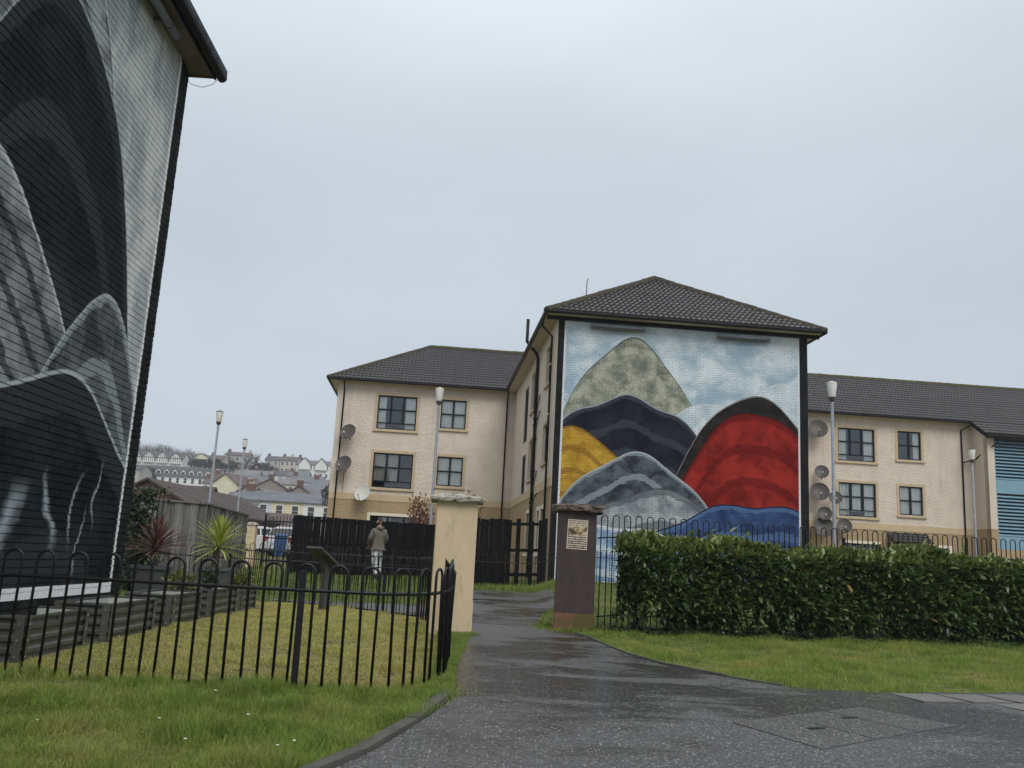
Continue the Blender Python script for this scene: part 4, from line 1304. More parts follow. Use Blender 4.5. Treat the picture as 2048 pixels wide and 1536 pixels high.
# ================================================================== CORRUGATED PLANTERS, POTS, CORDYLINES
def planter(label, x0, y0, wx, ly, H, rz):
    zg_ = gf(x0, y0)
    t_ = thing('raised_planter', label, 'planter', (x0, y0, zg_), rz, 'corrugated raised planters along the painted wall')
    # local: corner nearest the path at origin, x to the left (negative), y along the wall
    def side(p, q, nrm):
        p, q, nrm = Vector(p), Vector(q), Vector(nrm)
        m = MB()
        n = 36
        vs, fs = [], []
        for k in range(n + 1):
            z = H * k / n
            ph = (k / n * 3.5) % 1
            o = .020 * (1 if .12 < ph < .5 else (0 if ph > .62 else (ph / .12 if ph < .12 else (.62 - ph) / .12)))
            for e in (p, q):
                vs.append(tuple(e + nrm * (-o) + Vector((0, 0, z))))
        for k in range(n):
            fs.append((2 * k, 2 * k + 1, 2 * k + 3, 2 * k + 2))
        m.add(vs, fs).build('panel', M_PLANT, t_)
    e = .012
    side((0, e, 0), (0, ly - e, 0), (1, 0, 0)); side((-wx, e, 0), (-wx, ly - e, 0), (-1, 0, 0))
    side((-wx + e, 0, 0), (-e, 0, 0), (0, -1, 0)); side((-wx + e, ly, 0), (-e, ly, 0), (0, 1, 0))
    for (cx, cy) in ((0, 0), (-wx, 0), (0, ly), (-wx, ly)):
        sx_, sy_ = (-1 if cx == 0 else 1), (1 if cy == 0 else -1)
        m = MB()
        m.box(min(cx, cx + sx_ * .07), max(cx, cx + sx_ * .07), cy - sy_ * .014 - .003, cy - sy_ * .014 + .003, 0, H + .002)
        m.box(cx - sx_ * .014 - .003, cx - sx_ * .014 + .003, min(cy, cy + sy_ * .07), max(cy, cy + sy_ * .07), 0, H + .002)
        m.build('corner_post', M_PLANT, t_)
        m = MB()
        for z in (.12 * H, .5 * H, .88 * H):
            m.tube([(cx + sx_ * .04, cy - sy_ * .017, z), (cx + sx_ * .04, cy - sy_ * .024, z)], .008, 6)
            m.tube([(cx - sx_ * .017, cy + sy_ * .04, z), (cx - sx_ * .024, cy + sy_ * .04, z)], .008, 6)
        tag(m.build('bolts', M_BOLT, t_), kind='stuff')
    m = MB()
    for a_, b_ in (((0, 0), (0, ly)), ((-wx, 0), (-wx, ly)), ((0, 0), (-wx, 0)), ((0, ly), (-wx, ly))):
        m.beam((a_[0], a_[1], H + .012), (b_[0], b_[1], H + .012), .026, .020)
    m.build('rim', M_PLANT, t_)
    m = MB()
    i_ = .03
    m.quad((-wx + i_, i_, H - .25), (-wx + i_, ly - i_, H - .25), (-wx + i_, ly - i_, H), (-wx + i_, i_, H))
    m.quad((-wx + i_, ly - i_, H - .25), (-i_, ly - i_, H - .25), (-i_, ly - i_, H), (-wx + i_, ly - i_, H))
    m.quad((-i_, i_, H - .25), (-i_, ly - i_, H - .25), (-i_, ly - i_, H), (-i_, i_, H))
    m.build('lining', M_PLINE, t_)
    m = MB(); m.box(-wx + i_ + .002, -i_ - .002, i_, ly - i_ - .002, H - .3, H - .12); m.build('soil', M_SOIL, t_)
    MB().beam((-wx, ly * .5, H - .03), (0, ly * .5, H - .03), .02, .02).build('tie_bar', M_PLANT, t_)
    return t_
PR = R(2.5)
planter('nearest corrugated raised planter, at the left edge behind the railing', -3.90, 7.64, .54, 1.25, .345, PR)
planter('second corrugated raised planter from the left edge', -3.86, 9.16, .54, 1.32, .345, PR)
planter('third corrugated raised planter, past the corner of the painted wall', -3.84, 10.8, .54, 1.15, .345, PR)
planter('fourth corrugated raised planter, in front of the burgundy cordyline', -3.80, 12.15, .54, 1.3, .345, PR)
planter('last small corrugated raised planter, holding a leafy shrub', -4.0, 14.2, .54, 1.0, .345, PR)

def pot(label, x, y, w0, w1, H):
    t_ = thing('plant_pot', label, 'plant pot', (x, y, gf(x, y)), R(8), 'tall grey square pots')
    m = MB()
    a, b = w0 / 2, w1 / 2
    m.hexa([(-a, -a, 0), (a, -a, 0), (a, a, 0), (-a, a, 0), (-b, -b, H), (b, -b, H), (b, b, H), (-b, b, H)])
    m.build('body', M_POT, t_)
    m = MB()
    for s in ((-b, -b, b, -b), (b, -b, b, b), (b, b, -b, b), (-b, b, -b, -b)):
        m.beam((s[0], s[1], H - .015), (s[2], s[3], H - .015), .05, .05)
    m.build('rim', M_POT, t_)
    MB().box(-b + .03, b - .03, -b + .03, b - .03, H - .02, H + .004).build('soil', M_SOIL, t_)
    return t_
def sword_leaf(L, wd, droop, n=7):
    vs, fs = [], []
    for k in range(n + 1):
        s = k / n
        x = L * s * (1 - .10 * droop * s)
        z = -droop * L * .35 * s * s
        wk = wd * (.55 + .9 * s) * (1 - s) ** .55 if s < 1 else 0
        wk = max(wk, .0012)
        vs += [(x, -wk / 2, z + wk * .22), (x, 0, z), (x, wk / 2, z + wk * .22)]
    for k in range(n):
        j = 3 * k
        fs += [(j, j + 3, j + 4, j + 1), (j + 1, j + 4, j + 5, j + 2)]
    return vs, fs
def cordyline(label, x, y, z0, trunk, R0, mat, n, seed):
    rr = random.Random(seed)
    t_ = thing('cordyline', label, 'plant', (x, y, z0), 0, None)
    pts = [(.02 * math.sin(k * 1.1), .015 * math.cos(k), trunk * k / 7) for k in range(8)]
    MB().tube(pts, [.05, .042, .046, .04, .046, .04, .05, .045], 9).build('trunk', M_TRUNK, t_)
    variants = []
    for q in range(7):
        L = R0 * (.75 + .08 * q)
        variants.append((L, MB().add(*sword_leaf(L, .046, .04 + .11 * q)).mesh('leaf', mat, True)))
    top = Vector(pts[-1])
    for k in range(n):
        ph = k * 2.39996 + rr.uniform(-.2, .2)
        el_ = R(87 - 96 * (k / n) ** 1.3 + rr.uniform(-7, 7))
        L, me = variants[min(6, max(0, int(6.9 * (k / n)) + rr.randint(-1, 1)))]
        o = obj('leaf', me, t_, top + Vector((0, 0, .03 - .16 * k / n)))
        o.rotation_euler = (rr.uniform(-.3, .3), -el_, ph)
        s_ = rr.uniform(.85, 1.1)
        o.scale = (s_, 1, s_)
    return t_
c1 = at(297, 1190, 14.0); c2 = at(425, 1185, 15.6)
pot('tall grey square pot under the burgundy cordyline', c1.x, 14.0, .38, .50, .60)
pot('tall grey square pot under the lime-green cordyline', c2.x, 15.6, .34, .46, .60)
cordyline('burgundy spiky cordyline in a grey pot', c1.x, 14.0, gf(c1.x, 14.0) + .6, .34, .52, M_CORDR, 105, 1)
cordyline('lime-green spiky cordyline in a grey pot', c2.x, 15.6, gf(c2.x, 15.6) + .6, .44, .58, M_CORDG, 105, 2)

# ---- leaf clouds
def leaf_geo(L, W, fold=.25):
    vs = [(0, 0, 0), (L * .3, -W * .42, fold * W * .5), (L * .3, 0, 0), (L * .3, W * .42, fold * W * .5), (L * .68, -W * .42, fold * W * .5 - .04 * L), (L * .68, 0, -.04 * L), (L * .68, W * .42, fold * W * .5 - .04 * L), (L, 0, -.13 * L)]
    ts = [(0, 1, 2), (0, 2, 3), (1, 4, 5), (1, 5, 2), (2, 5, 6), (2, 6, 3), (4, 7, 5), (5, 7, 6)]
    return np.array(vs), np.array(ts)
def leaf_cloud(name, P, D, size, mat, LV, LT, parent=None, jit=.35, loc=None):
    """leaves at points P pointing along D (unit), scaled by size; random roll"""
    n = len(P)
    D = D / np.linalg.norm(D, axis=1, keepdims=True)
    up = np.tile(np.array([0, 0, 1.0]), (n, 1)) + rng.normal(0, jit, (n, 3))
    S = np.cross(up, D); S /= np.maximum(1e-6, np.linalg.norm(S, axis=1, keepdims=True))
    U = np.cross(D, S)
    v = (P[:, None, :] + size[:, None, None] * (LV[None, :, 0:1] * D[:, None, :] + LV[None, :, 1:2] * S[:, None, :] + LV[None, :, 2:3] * U[:, None, :])).reshape(-1, 3)
    k = len(LV)
    t = (LT[None] + (np.arange(n) * k)[:, None, None]).reshape(-1, 3)
    tint = np.repeat(rng.random(n), k)
    o = obj(name, npmesh(name, v, t, mat, tint), parent, loc)
    return o
def bush(name, label, cat, c, rx, ry, rz_, n, size, mat, group=None, stems=True, gap=0.0):
    c = Vector(c)
    t_ = thing(name, label, cat, (c.x, c.y, c.z), 0, group)
    d = rng.normal(0, 1, (n, 3)); d /= np.linalg.norm(d, axis=1, keepdims=True)
    lump = 1 + .22 * np.sin(d[:, 0] * 5 + 1) * np.sin(d[:, 1] * 4 + c.x) + .15 * np.sin(d[:, 2] * 7 + c.y)
    r_ = rng.random(n) ** .45
    P = d * r_[:, None] * lump[:, None] * np.array([rx, ry, rz_])
    P[:, 2] += rz_
    P = P[P[:, 2] > .02]
    dd = P - np.array([0, 0, rz_ * .3]) + rng.normal(0, .35 * rz_, P.shape)
    LV, LT = leaf_geo(1, .5)
    leaf_cloud('foliage', P, dd, size * rng.uniform(.6, 1.2, len(P)), mat, LV, LT, t_)['kind'] = 'stuff'
    if stems:
        m = MB()
        for k in range(9):
            a_ = k * .7
            m.tube([(0, 0, -.05), (rx * .3 * math.cos(a_), ry * .3 * math.sin(a_), rz_ * .6), (rx * .75 * math.cos(a_ + .2), ry * .75 * math.sin(a_ + .2), rz_ * (1.1 + .5 * math.sin(k)))], [.014, .01, .004], 5)
        m.build('stems', M_BARK, t_)
    return t_
# shrubs around the planters
q = at(482, 1172, 14.9); bush('shrub', 'small round leafy shrub in the last planter', 'shrub', (q.x, 14.9, gf(q.x, 14.9) + .28), .17, .17, .16, 420, .055, M_YBUSH)
q = at(250, 1190, 12.2); bush('shrub', 'yellow-green variegated shrub beside the white-lined wall corner', 'shrub', (-4.22, 12.1, gf(q.x, 12.2) + .2), .2, .2, .2, 450, .06, M_YBUSH)
q = at(436, 1190, 13.4); bush('shrub', 'small dark evergreen shrub in front of the lime cordyline pot', 'shrub', (-4.25, 13.4, gf(-4.2, 13.4) + .28), .15, .15, .17, 420, .05, M_IVY)
# red-leaved shrubs behind the sand pillar
P_ = at(842, 1000, 33); bush('shrub', 'red-leaved shrub above the black fence, left of the sand pillar', 'shrub', (P_.x, P_.y, .7), .62, .6, 1.22, 1700, .13, M_RED, 'red-leaved shrubs behind the black fence')
P_ = at(944, 1000, 32.4); bush('shrub', 'red-leaved shrub above the black fence, right of the sand pillar', 'shrub', (P_.x, P_.y, .7), .42, .45, 1.34, 700, .13, M_RED, 'red-leaved shrubs behind the black fence')
# ivy on the end of the grey fence
q = at(282, 1180, 17.9)
iv = thing('ivy', 'dark ivy climbing the left end of the weathered grey fence', 'ivy', (q.x, 17.9, gf(q.x, 17.9)), 0)
n = 2600
P = np.stack([rng.normal(-.1, .19, n), rng.normal(-.05, .13, n), rng.random(n) * 2.05], 1)
P[:, 0] += .12 * np.sin(P[:, 2] * 3) - .12 * (1 - P[:, 2] / 2)
LV, LT = leaf_geo(1, .8)
leaf_cloud('foliage', P, np.stack([rng.normal(0, 1, n), -np.abs(rng.normal(0, 1, n)), rng.normal(-.6, .6, n)], 1), rng.uniform(.05, .10, n), M_IVY, LV, LT, iv)['kind'] = 'stuff'
m = MB()
for k in range(5):
    m.tube([(-.2 + .1 * k, 0, 0), (-.25 + .1 * k, -.02, .7), (-.18 + .1 * k, 0, 1.5), (-.1 + .08 * k, 0, 2.0)], .012, 5)
m.build('stems', M_BARK, iv)

# ================================================================== LAUREL HEDGE
H0, H1 = Vector((1.90, 12.60, 0)), Vector((10.4, 14.55, 0))
hd = (H1 - H0).normalized(); hn = Vector((-hd.y, hd.x, 0))
hedge = thing('laurel_hedge', 'clipped glossy laurel hedge in front of the tall railing', 'hedge', (H0.x, H0.y, gf(H0.x, H0.y)), 0)
hb = hedge.location
Lh = (H1 - H0).length
LV, LT = leaf_geo(1, .40, .3)
def hedge_pts(n, shell=True):
    s = rng.random(n) * Lh
    face = rng.random(n)
    d = np.where(face < .62, np.abs(rng.normal(0, .15, n)), rng.random(n) * .95)
    hmax = 1.24 + .06 * np.sin(s * 1.7) + .045 * np.sin(s * 4.1 + 1) + .03 * np.sin(s * 9.7) + np.where(rng.random(n) < .02, rng.random(n) * .14, 0)
    inner = (face >= .62) & (face < .74)
    z = np.where((face < .62) | inner, .12 + rng.random(n) * (hmax - .12), hmax - np.abs(rng.normal(0, .06, n)))
    end = face > .93
    s = np.where(end, np.abs(rng.normal(0, .07, n)), s)
    z = np.where(end, .12 + rng.random(n) * 1.08, z)
    # bulges, a looser foot with gaps
    d = d + .07 * np.sin(s * 2.3) + .05 * np.sin(z * 5 + s * 3.1) - .07 * np.sin(np.clip(z / 1.2, 0, 1) * 3.1)
    d = d + np.where(z < .3, .18 * (1 - z / .3), 0)
    # shear the top front edge round
    d = d + .10 * np.clip((z - 1.08) / .15, 0, 1) ** 2
    keep = ~((z < .42) & (np.sin(s * 3.7 + .6) + np.sin(s * 8.3) > .55) & (rng.random(n) < .85))
    return s[keep], d[keep], z[keep]
s, d, z = hedge_pts(30000)
X = H0.x + hd.x * s + hn.x * d; Y_ = H0.y + hd.y * s + hn.y * d
P = np.stack([X - hb.x, Y_ - hb.y, z + g(X, Y_) - hb.z], 1)
outw = np.stack([np.full(len(s), -hn.x), np.full(len(s), -hn.y), np.full(len(s), .35)], 1)
D = outw * .8 + rng.normal(0, .75, P.shape)
D[:, 2] += np.where(z > 1.1, 1.1, .15)
sz = rng.uniform(.10, .18, len(s))
topm = ((z > 1.10) & (rng.random(len(s)) < .85)) | (rng.random(len(s)) < .05)
key = np.where(topm | (d > .25), 99, 0) + np.hypot(X, Y_) - .4 * sz * 10
order = np.argsort(key)
big = order[:300]
rest_ = np.setdiff1d(np.arange(len(s)), big)
rt_ = rest_[~topm[rest_]]; rtop = rest_[topm[rest_]]
leaf_cloud('foliage', P[rt_], D[rt_], sz[rt_], M_LAUREL, LV, LT, hedge)['kind'] = 'stuff'
dead = rng.choice(rt_, 130, replace=False)
M_DEADL = leafmat('dead_laurel_leaf', (.10, .055, .02), (.26, .19, .06), .6, .2)
leaf_cloud('dead_leaves', P[dead] - np.array([hn.x, hn.y, 0]) * .05, D[dead], sz[dead] * .9, M_DEADL, LV, LT, hedge)['kind'] = 'stuff'
leaf_cloud('young_foliage', P[rtop], D[rtop], sz[rtop] * .85, M_LAUTOP, LV, LT, hedge)['kind'] = 'stuff'
lme = npmesh('leaf', LV * .15, LT, M_LAUREL, np.zeros(len(LV)))
for i in big:
    o = obj('leaf', lme, hedge, P[i])
    dv = Vector(D[i]).normalized()
    o.rotation_euler = dv.to_track_quat('X', 'Z').to_euler()
    o.scale = (sz[i] / .15,) * 3
m = MB()
rr = random.Random(5)
for k in range(46):
    s_ = (k + rr.random()) * Lh / 46
    b_ = H0 + hd * s_ + hn * rr.uniform(.25, .6)
    zb = gf(b_.x, b_.y)
    for j in range(3):
        e_ = H0 + hd * (s_ + rr.uniform(-.3, .3)) + hn * rr.uniform(.05, .85)
        m.tube([(b_.x - hb.x, b_.y - hb.y, zb - hb.z - .03), ((b_.x + e_.x) / 2 - hb.x, (b_.y + e_.y) / 2 - hb.y, zb - hb.z + .4), (e_.x - hb.x, e_.y - hb.y, zb - hb.z + rr.uniform(.8, 1.15))], [.016, .012, .005], 5)
m.build('stems', M_BARK, hedge)
# dark leaf litter and ivy at the hedge foot
n = 2600
s = rng.random(n) * Lh - .35
d = rng.normal(.18, .22, n)
X = H0.x + hd.x * s + hn.x * d; Y_ = H0.y + hd.y * s + hn.y * d
P = np.stack([X, Y_, g(X, Y_) + np.abs(rng.normal(.03, .035, n))], 1)
LVi, LTi = leaf_geo(1, .8)
tag(leaf_cloud('leaf_litter', P, rng.normal(0, 1, (n, 3)) * np.array([1, 1, .35]), rng.uniform(.05, .09, n), M_IVY, LVi, LTi), 'dark ivy and leaf litter along the foot of the laurel hedge', 'ground cover', kind='stuff')
P = [[(H0.x + hd.x * s + hn.x * d, H0.y + hd.y * s + hn.y * d) for d in (-.12, .2, .6, 1.0)] for s in np.linspace(-.3, Lh, 30)]
tag(grid_sheet('hedge_bed', P, .012, M_SOIL), kind='structure')

# ================================================================== GRASS
def blades(name, label, X, Y, h, wd, mat, lean=.45, zoff=0.0):
    n = len(X)
    z = g(X, Y) + zoff
    a_ = rng.random(n) * 2 * np.pi
    ca, sa = np.cos(a_), np.sin(a_)
    ld = rng.random(n) * 2 * np.pi
    ln = h * np.abs(rng.normal(lean, .3, n))
    bx, by = np.cos(ld) * ln, np.sin(ld) * ln
    B = np.stack([X, Y, z - .004], 1)
    side = np.stack([ca * wd / 2, sa * wd / 2, np.zeros(n)], 1)
    mid = B + np.stack([bx * .35, by * .35, h * .55], 1)
    tip = B + np.stack([bx, by, h * (1 - .25 * np.clip(ln / h, 0, 1.5))], 1)
    v = np.stack([B - side, B + side, mid - side * .8, mid + side * .8, tip], 1).reshape(-1, 3)
    o = (np.arange(n) * 5)[:, None, None]
    t = (np.array([[0, 1, 3], [0, 3, 2], [2, 3, 4]])[None] + o).reshape(-1, 3)
    tint = np.repeat(np.clip(rng.normal(.5, .27, n), 0, 1), 5)
    return tag(obj(name, npmesh(name, v, t, mat, tint)), label, 'grass', kind='stuff')
def scatter(n, x0, x1, y0, y1, cond):
    x = rng.uniform(x0, x1, n); y = rng.uniform(y0, y1, n)
    k = cond(x, y)
    return x[k], y[k]
def lumps(x, y, f=3.1):
    return .5 + .25 * np.sin(x * f + 1.3 * np.sin(y * f * .7)) + .25 * np.sin(y * f * 1.3 + 2 + np.sin(x * f * .9))
fence_y = lambda x: np.interp(x, [-6, -1.54, -1.0, -.6, -.46], [7.03, 7.05, 7.09, 7.35, 7.8])
lawn_edge = lambda y: np.interp(y, [7.0, 7.6, 8.8, 10, 11.4, 13], [-.9, -.52, -.5, -.58, -.7, -.95])
soilpatch = lambda x, y: np.exp(-((x + 3.2) / .75) ** 2 - ((y - 6.8) / .22) ** 2)
# long grass on the verge in front of the railing
x, y = scatter(190000, -5.2, -.2, 4.2, 7.9, lambda x, y: (x < lk(y) - np.where(y > 6.0, .03, .10)) & ((y < fence_y(x) + .12) | (x > -.5)) & (soilpatch(x, y) < rng.random(len(x)) * 1.1))
dens = np.clip((x + 6.5) / 6, .3, 1)
hh = (.025 + .06 * lumps(x, y) + .09 * lumps(x + 3, y - 1, 7.3) ** 3) * rng.uniform(.4, 1.3, len(x))
blades('grass', 'long lush grass on the verge in front of the near railing', x, y, hh, rng.uniform(.003, .006, len(x)), M_GR1, .55)
x, y = scatter(60000, -1.0, -.25, 6.9, 11.6, lambda x, y: (x < lk(y) - .0) & (x > lawn_edge(y) - .05))
blades('edge_grass', 'strip of grass between the railing and the path', x, y, rng.uniform(.03, .09, len(x)), rng.uniform(.003, .006, len(x)), M_GR3, .55)
# mossy lawn behind the railing
inpl = lambda x, y: (x < -3.82) & (y > 7.3) & (y < 15.7)
x, y = scatter(170000, -4.5, -.4, 6.6, 17, lambda x, y: (y > fence_y(x) - .05) & (x < lawn_edge(y)) & (y < r2(x)) & ~inpl(x, y))
worn = lumps(x * 1.3, y * .9 + 2, 2.1) * lumps(x + 1, y, 5.2)
k_ = rng.random(len(x)) > np.clip((worn - .42) * 2.2, 0, .8)
x, y = x[k_], y[k_]
hh = (.014 + .018 * lumps(x, y, 4) + .05 * lumps(x - 2, y + 5, 6.1) ** 4) * rng.uniform(.5, 1.4, len(x))
blades('lawn_grass', 'short yellowish mossy lawn behind the near railing', x, y, hh, rng.uniform(.005, .009, len(x)), M_GR2, .8)
# verge before the hedge
x, y = scatter(190000, .9, 10.4, 8.2, 15, lambda x, y: ~on_tarmac(x, y, .05) & (y < 12.58 + (x - 1.80) * .229 + .1))
hh = (.022 + .04 * lumps(x, y, 2.3) + .07 * lumps(x + 4, y, 6.7) ** 3) * rng.uniform(.45, 1.35, len(x))
blades('verge_grass', 'bright green grass verge below the laurel hedge', x, y, hh, rng.uniform(.004, .007, len(x)), M_GR3, .5)
# rough grass beyond: between the far railings and by the painted block
x, y = scatter(60000, -12, 1.2, 16.5, 30, lambda x, y: ~on_tarmac(x, y, .03) & ((y > 17.2) | (x < -4.2)) & (rng.random(len(x)) < np.clip(1.4 - y / 40, .4, 1)))
hh = (.04 + .085 * lumps(x, y, 2.0)) * rng.uniform(.5, 1.3, len(x))
blades('rough_grass', 'rough tufted grass between the far railings', x, y, hh, rng.uniform(.010, .018, len(x)), M_GR4, .5)
x, y = scatter(60000, .6, 14, 13.2, 27.4, lambda x, y: ~on_tarmac(x, y, .02) & (rng.random(len(x)) < np.clip(1.5 - y / 30, .35, 1)))
hh = (.04 + .08 * lumps(x, y, 2.0)) * rng.uniform(.5, 1.3, len(x))
blades('rough_grass', 'grass beyond the tall railing, below the colourful painted wall', x, y, hh, rng.uniform(.008, .014, len(x)), M_GR4, .5)
# tufts at pillar feet and kerb edges
xs_, ys_ = [], []
for (cx, cy, sx_, sy_, nn) in ((-.33, 11.5, .04, .06, 260), (1.0, 13.05, .22, .07, 800), (1.5, 12.5, .2, .2, 900), (.72, 13.8, .12, .4, 1200), (.2, 25.2, .9, .25, 2500), (.9, 25.4, .5, .35, 3500), (-.50, 8.6, .04, .9, 1500), (-.46, 7.2, .1, .25, 900)):
    xs_.append(rng.normal(cx, sx_, nn)); ys_.append(rng.normal(cy, sy_, nn))
x, y = np.concatenate(xs_), np.concatenate(ys_)
far = y > 20
blades('tuft_grass', 'scattered grass tufts at pillar feet and path edges', x, y, np.where(far, .20, .085) * rng.uniform(.4, 1.2, len(x)), np.where(far, .014, .006), M_GR3, .6)
# daisies in the verge
m = MB()
rr = random.Random(9)
for k in range(7):
    x_, y_ = rr.uniform(-3, -.9), rr.uniform(5.2, 6.6)
    if x_ > lk(y_) - .15: continue
    z_ = gf(x_, y_) + rr.uniform(.05, .09)
    m.lathe([(.002, 0), (.010, .002), (.010, .004), (.002, .006)], 6, (x_, y_, z_))
tag(m.build('daisies', pm('daisy_white', (.75, .75, .7), .7, .05, 3, 0)), 'scattered white daisies in the near grass', 'flowers', kind='stuff')

# ================================================================== INFORMATION LECTERN
q = at(645, 1216, 15.2)
lc = thing('information_lectern', 'weathered metal information lectern with tilted panel, seen from behind by the lawn', 'sign', (q.x, 15.2, gf(q.x, 15.2)), R(-38))
MB().prism([(-.05, -.05), (.05, -.05), (.05, .05), (-.05, .05)], lambda u, v, d: (u, v + (.10 * max(0, d - .6)), d), -.05, .62).build('post', M_LECT, lc)
MB().hexa([(-.05, -.05, .62), (.05, -.05, .62), (.05, .05, .62), (-.05, .05, .62), (-.05, -.16, .93), (.05, -.16, .93), (.05, -.08, .93), (-.05, -.08, .93)]).build('neck', M_LECT, lc)
MB().obox((0, -.10, .90), (.19, 0, 0), (0, .20, -.13), (0, .009, .014)).build('panel', M_LECT, lc)
MB().obox((0, -.089, .918), (.175, 0, 0), (0, .185, -.12), (0, .001, .002)).build('panel_face', M_DISHW, lc)

# ================================================================== PERSON WALKING
def skin(name, chain, edges, mat, parent, root=0, sub=2):
    me = bpy.data.meshes.new(name)
    me.from_pydata([c[:3] for c in chain], edges, [])
    me.materials.append(mat)
    o = obj(name, me, parent)
    md = o.modifiers.new('skin', 'SKIN')
    md.use_smooth_shade = True
    for i, c in enumerate(chain):
        v = me.skin_vertices[0].data[i]
        v.radius = (c[3], c[4] if len(c) > 4 else c[3])
        v.use_root = (i == root)
    s = o.modifiers.new('sub', 'SUBSURF'); s.levels = sub; s.render_levels = sub
    return o
M_SKIN = pm('skin', (.42, .25, .18), .55, .08, 6, .05, 60)
M_HOOD = pm('olive_sweatshirt', (.125, .115, .088), .9, .15, 8, .3, 90)
M_TROU = pm('pale_grey_trousers', (.48, .49, .52), .85, .14, 5, .3, 60, c2=(.30, .31, .34), th=(.5, .7), s2=4)
M_HAIR = pm('dark_hair', (.022, .016, .012), .7, .3, 20, .4, 80)
M_SHOE = pm('dark_shoes', (.02, .02, .022), .5, .2, 5, .1, 60)
q = at(751, 1156, 27.2)
zq = gf(q.x, 27.2)
man = thing('person', 'person in an olive hooded sweatshirt and pale trousers walking away, head turned left', 'person', (q.x, 27.2, zq), R(28))
man.scale = (1.02,) * 3
# local: faces +y, x to the right
body = [(0, 0, .96, .14, .10), (0, .0, 1.15, .14, .10), (0, .01, 1.36, .16, .10), (0, .0, 1.50, .06, .06), (0, .015, 1.57, .055, .055), (-.005, .02, 1.66, .075, .09), (-.005, .015, 1.745, .07, .085),
        (.19, 0, 1.42, .055), (.25, .03, 1.16, .045), (.20, .22, .98, .032), (.17, .29, .95, .028),
        (-.19, 0, 1.42, .055), (-.25, .03, 1.16, .045), (-.20, .22, .98, .032), (-.17, .29, .95, .028),
        (.09, 0, .90, .085), (.095, .13, .50, .055), (.095, .03, .09, .04),
        (-.09, 0, .90, .085), (-.095, -.05, .50, .055), (-.095, -.30, .13, .04)]
be = [(0, 1), (1, 2), (2, 3), (3, 4), (4, 5), (5, 6), (2, 7), (7, 8), (8, 9), (9, 10), (2, 11), (11, 12), (12, 13), (13, 14), (0, 15), (15, 16), (16, 17), (0, 18), (18, 19), (19, 20)]
skin('body', body, be, M_SKIN, man)
top = [(0, 0, .90, .185, .14), (0, 0, 1.02, .195, .15), (0, .0, 1.20, .195, .14), (0, .0, 1.36, .15, .12), (0, -.01, 1.46, .10, .09), (0, -.02, 1.52, .08, .085),
       (.17, 0, 1.385, .095), (.255, .02, 1.17, .078), (.21, .20, 1.00, .052),
       (-.17, 0, 1.385, .095), (-.255, .02, 1.17, .078), (-.21, .20, 1.00, .052)]
te = [(0, 1), (1, 2), (2, 3), (3, 4), (4, 5), (3, 6), (6, 7), (7, 8), (3, 9), (9, 10), (10, 11)]
skin('sweatshirt', top, te, M_HOOD, man, 1)
MB().tube([(.10, -.02, 1.50), (.06, -.085, 1.49), (0, -.115, 1.475), (-.06, -.085, 1.49), (-.10, -.02, 1.50)], [.03, .045, .055, .045, .03], 10).build('hood', M_HOOD, man, smooth=True)
tr = [(0, 0, .95, .165, .13), (0, 0, .88, .15, .125), (.09, .01, .80, .11), (.10, .12, .50, .088), (.10, .07, .28, .085), (.10, .03, .08, .078), (-.09, 0, .80, .11), (-.10, -.05, .50, .085), (-.10, -.18, .30, .08), (-.10, -.28, .13, .075)]
skin('trousers', tr, [(0, 1), (1, 2), (2, 3), (3, 4), (4, 5), (1, 6), (6, 7), (7, 8), (8, 9)], M_TROU, man)
# head turned to the left: hair cap, nose, ears, glasses-arm and beard
hd_ = tag(obj('hair', None, man)) if False else None
m = MB()
vs, fs = [], []
NA, NE = 16, 7
for j in range(NE + 1):
    e = math.pi / 2 * (1 - j / NE) - (.25 if j == NE else 0)
    for k in range(NA):
        a_ = 2 * math.pi * k / NA
        rx_, ry_ = .083, .098
        low = .6 if math.cos(a_ - math.pi) > .55 else 1.0      # open towards the face (-x)
        ee = max(e, .55) if math.cos(a_ - math.pi) > .6 else e
        vs.append((rx_ * math.cos(ee) * math.cos(a_) + .0, .015 + ry_ * math.cos(ee) * math.sin(a_), 1.675 + .105 * math.sin(ee)))
for j in range(NE):
    for k in range(NA):
        fs.append((j * NA + k, j * NA + (k + 1) % NA, (j + 1) * NA + (k + 1) % NA, (j + 1) * NA + k))
m.add(vs, fs).build('hair', M_HAIR, man, smooth=True)
MB().tube([(-.075, .015, 1.675), (-.105, .02, 1.655), (-.08, .015, 1.645)], [.010, .014, .010], 7).build('nose', M_SKIN, man, smooth=True)
m = MB()
for a_ in np.linspace(0, 1, 6):
    pass
MB().lathe([(.02, -.045), (.062, -.03), (.074, .0), (.07, .03)], 12, (-.028, .018, 1.615)).build('beard', M_HAIR, man, smooth=True)
MB().lathe([(.004, -.03), (.016, -.015), (.018, .012), (.006, .03)], 8, (.01, -.082, 1.66)).build('ear', M_SKIN, man, smooth=True)
MB().tube([(-.085, -.03, 1.685), (-.04, -.078, 1.688), (.01, -.088, 1.685)], .005, 5).build('glasses', M_BLACK, man)
for (x_, y_, z_, ry) in ((.10, .06, .0, .0), (-.10, -.30, .08, -.5)):
    m = MB()
    m.tube([(x_, y_ - .12, z_ + .05), (x_, y_ - .05, z_ + .055), (x_, y_ + .05, z_ + .045 - .0), (x_, y_ + .13, z_ + .035 + ry * .06)], [.035, .048, .046, .03], 10)
    m.build('shoe', M_SHOE, man, smooth=True)
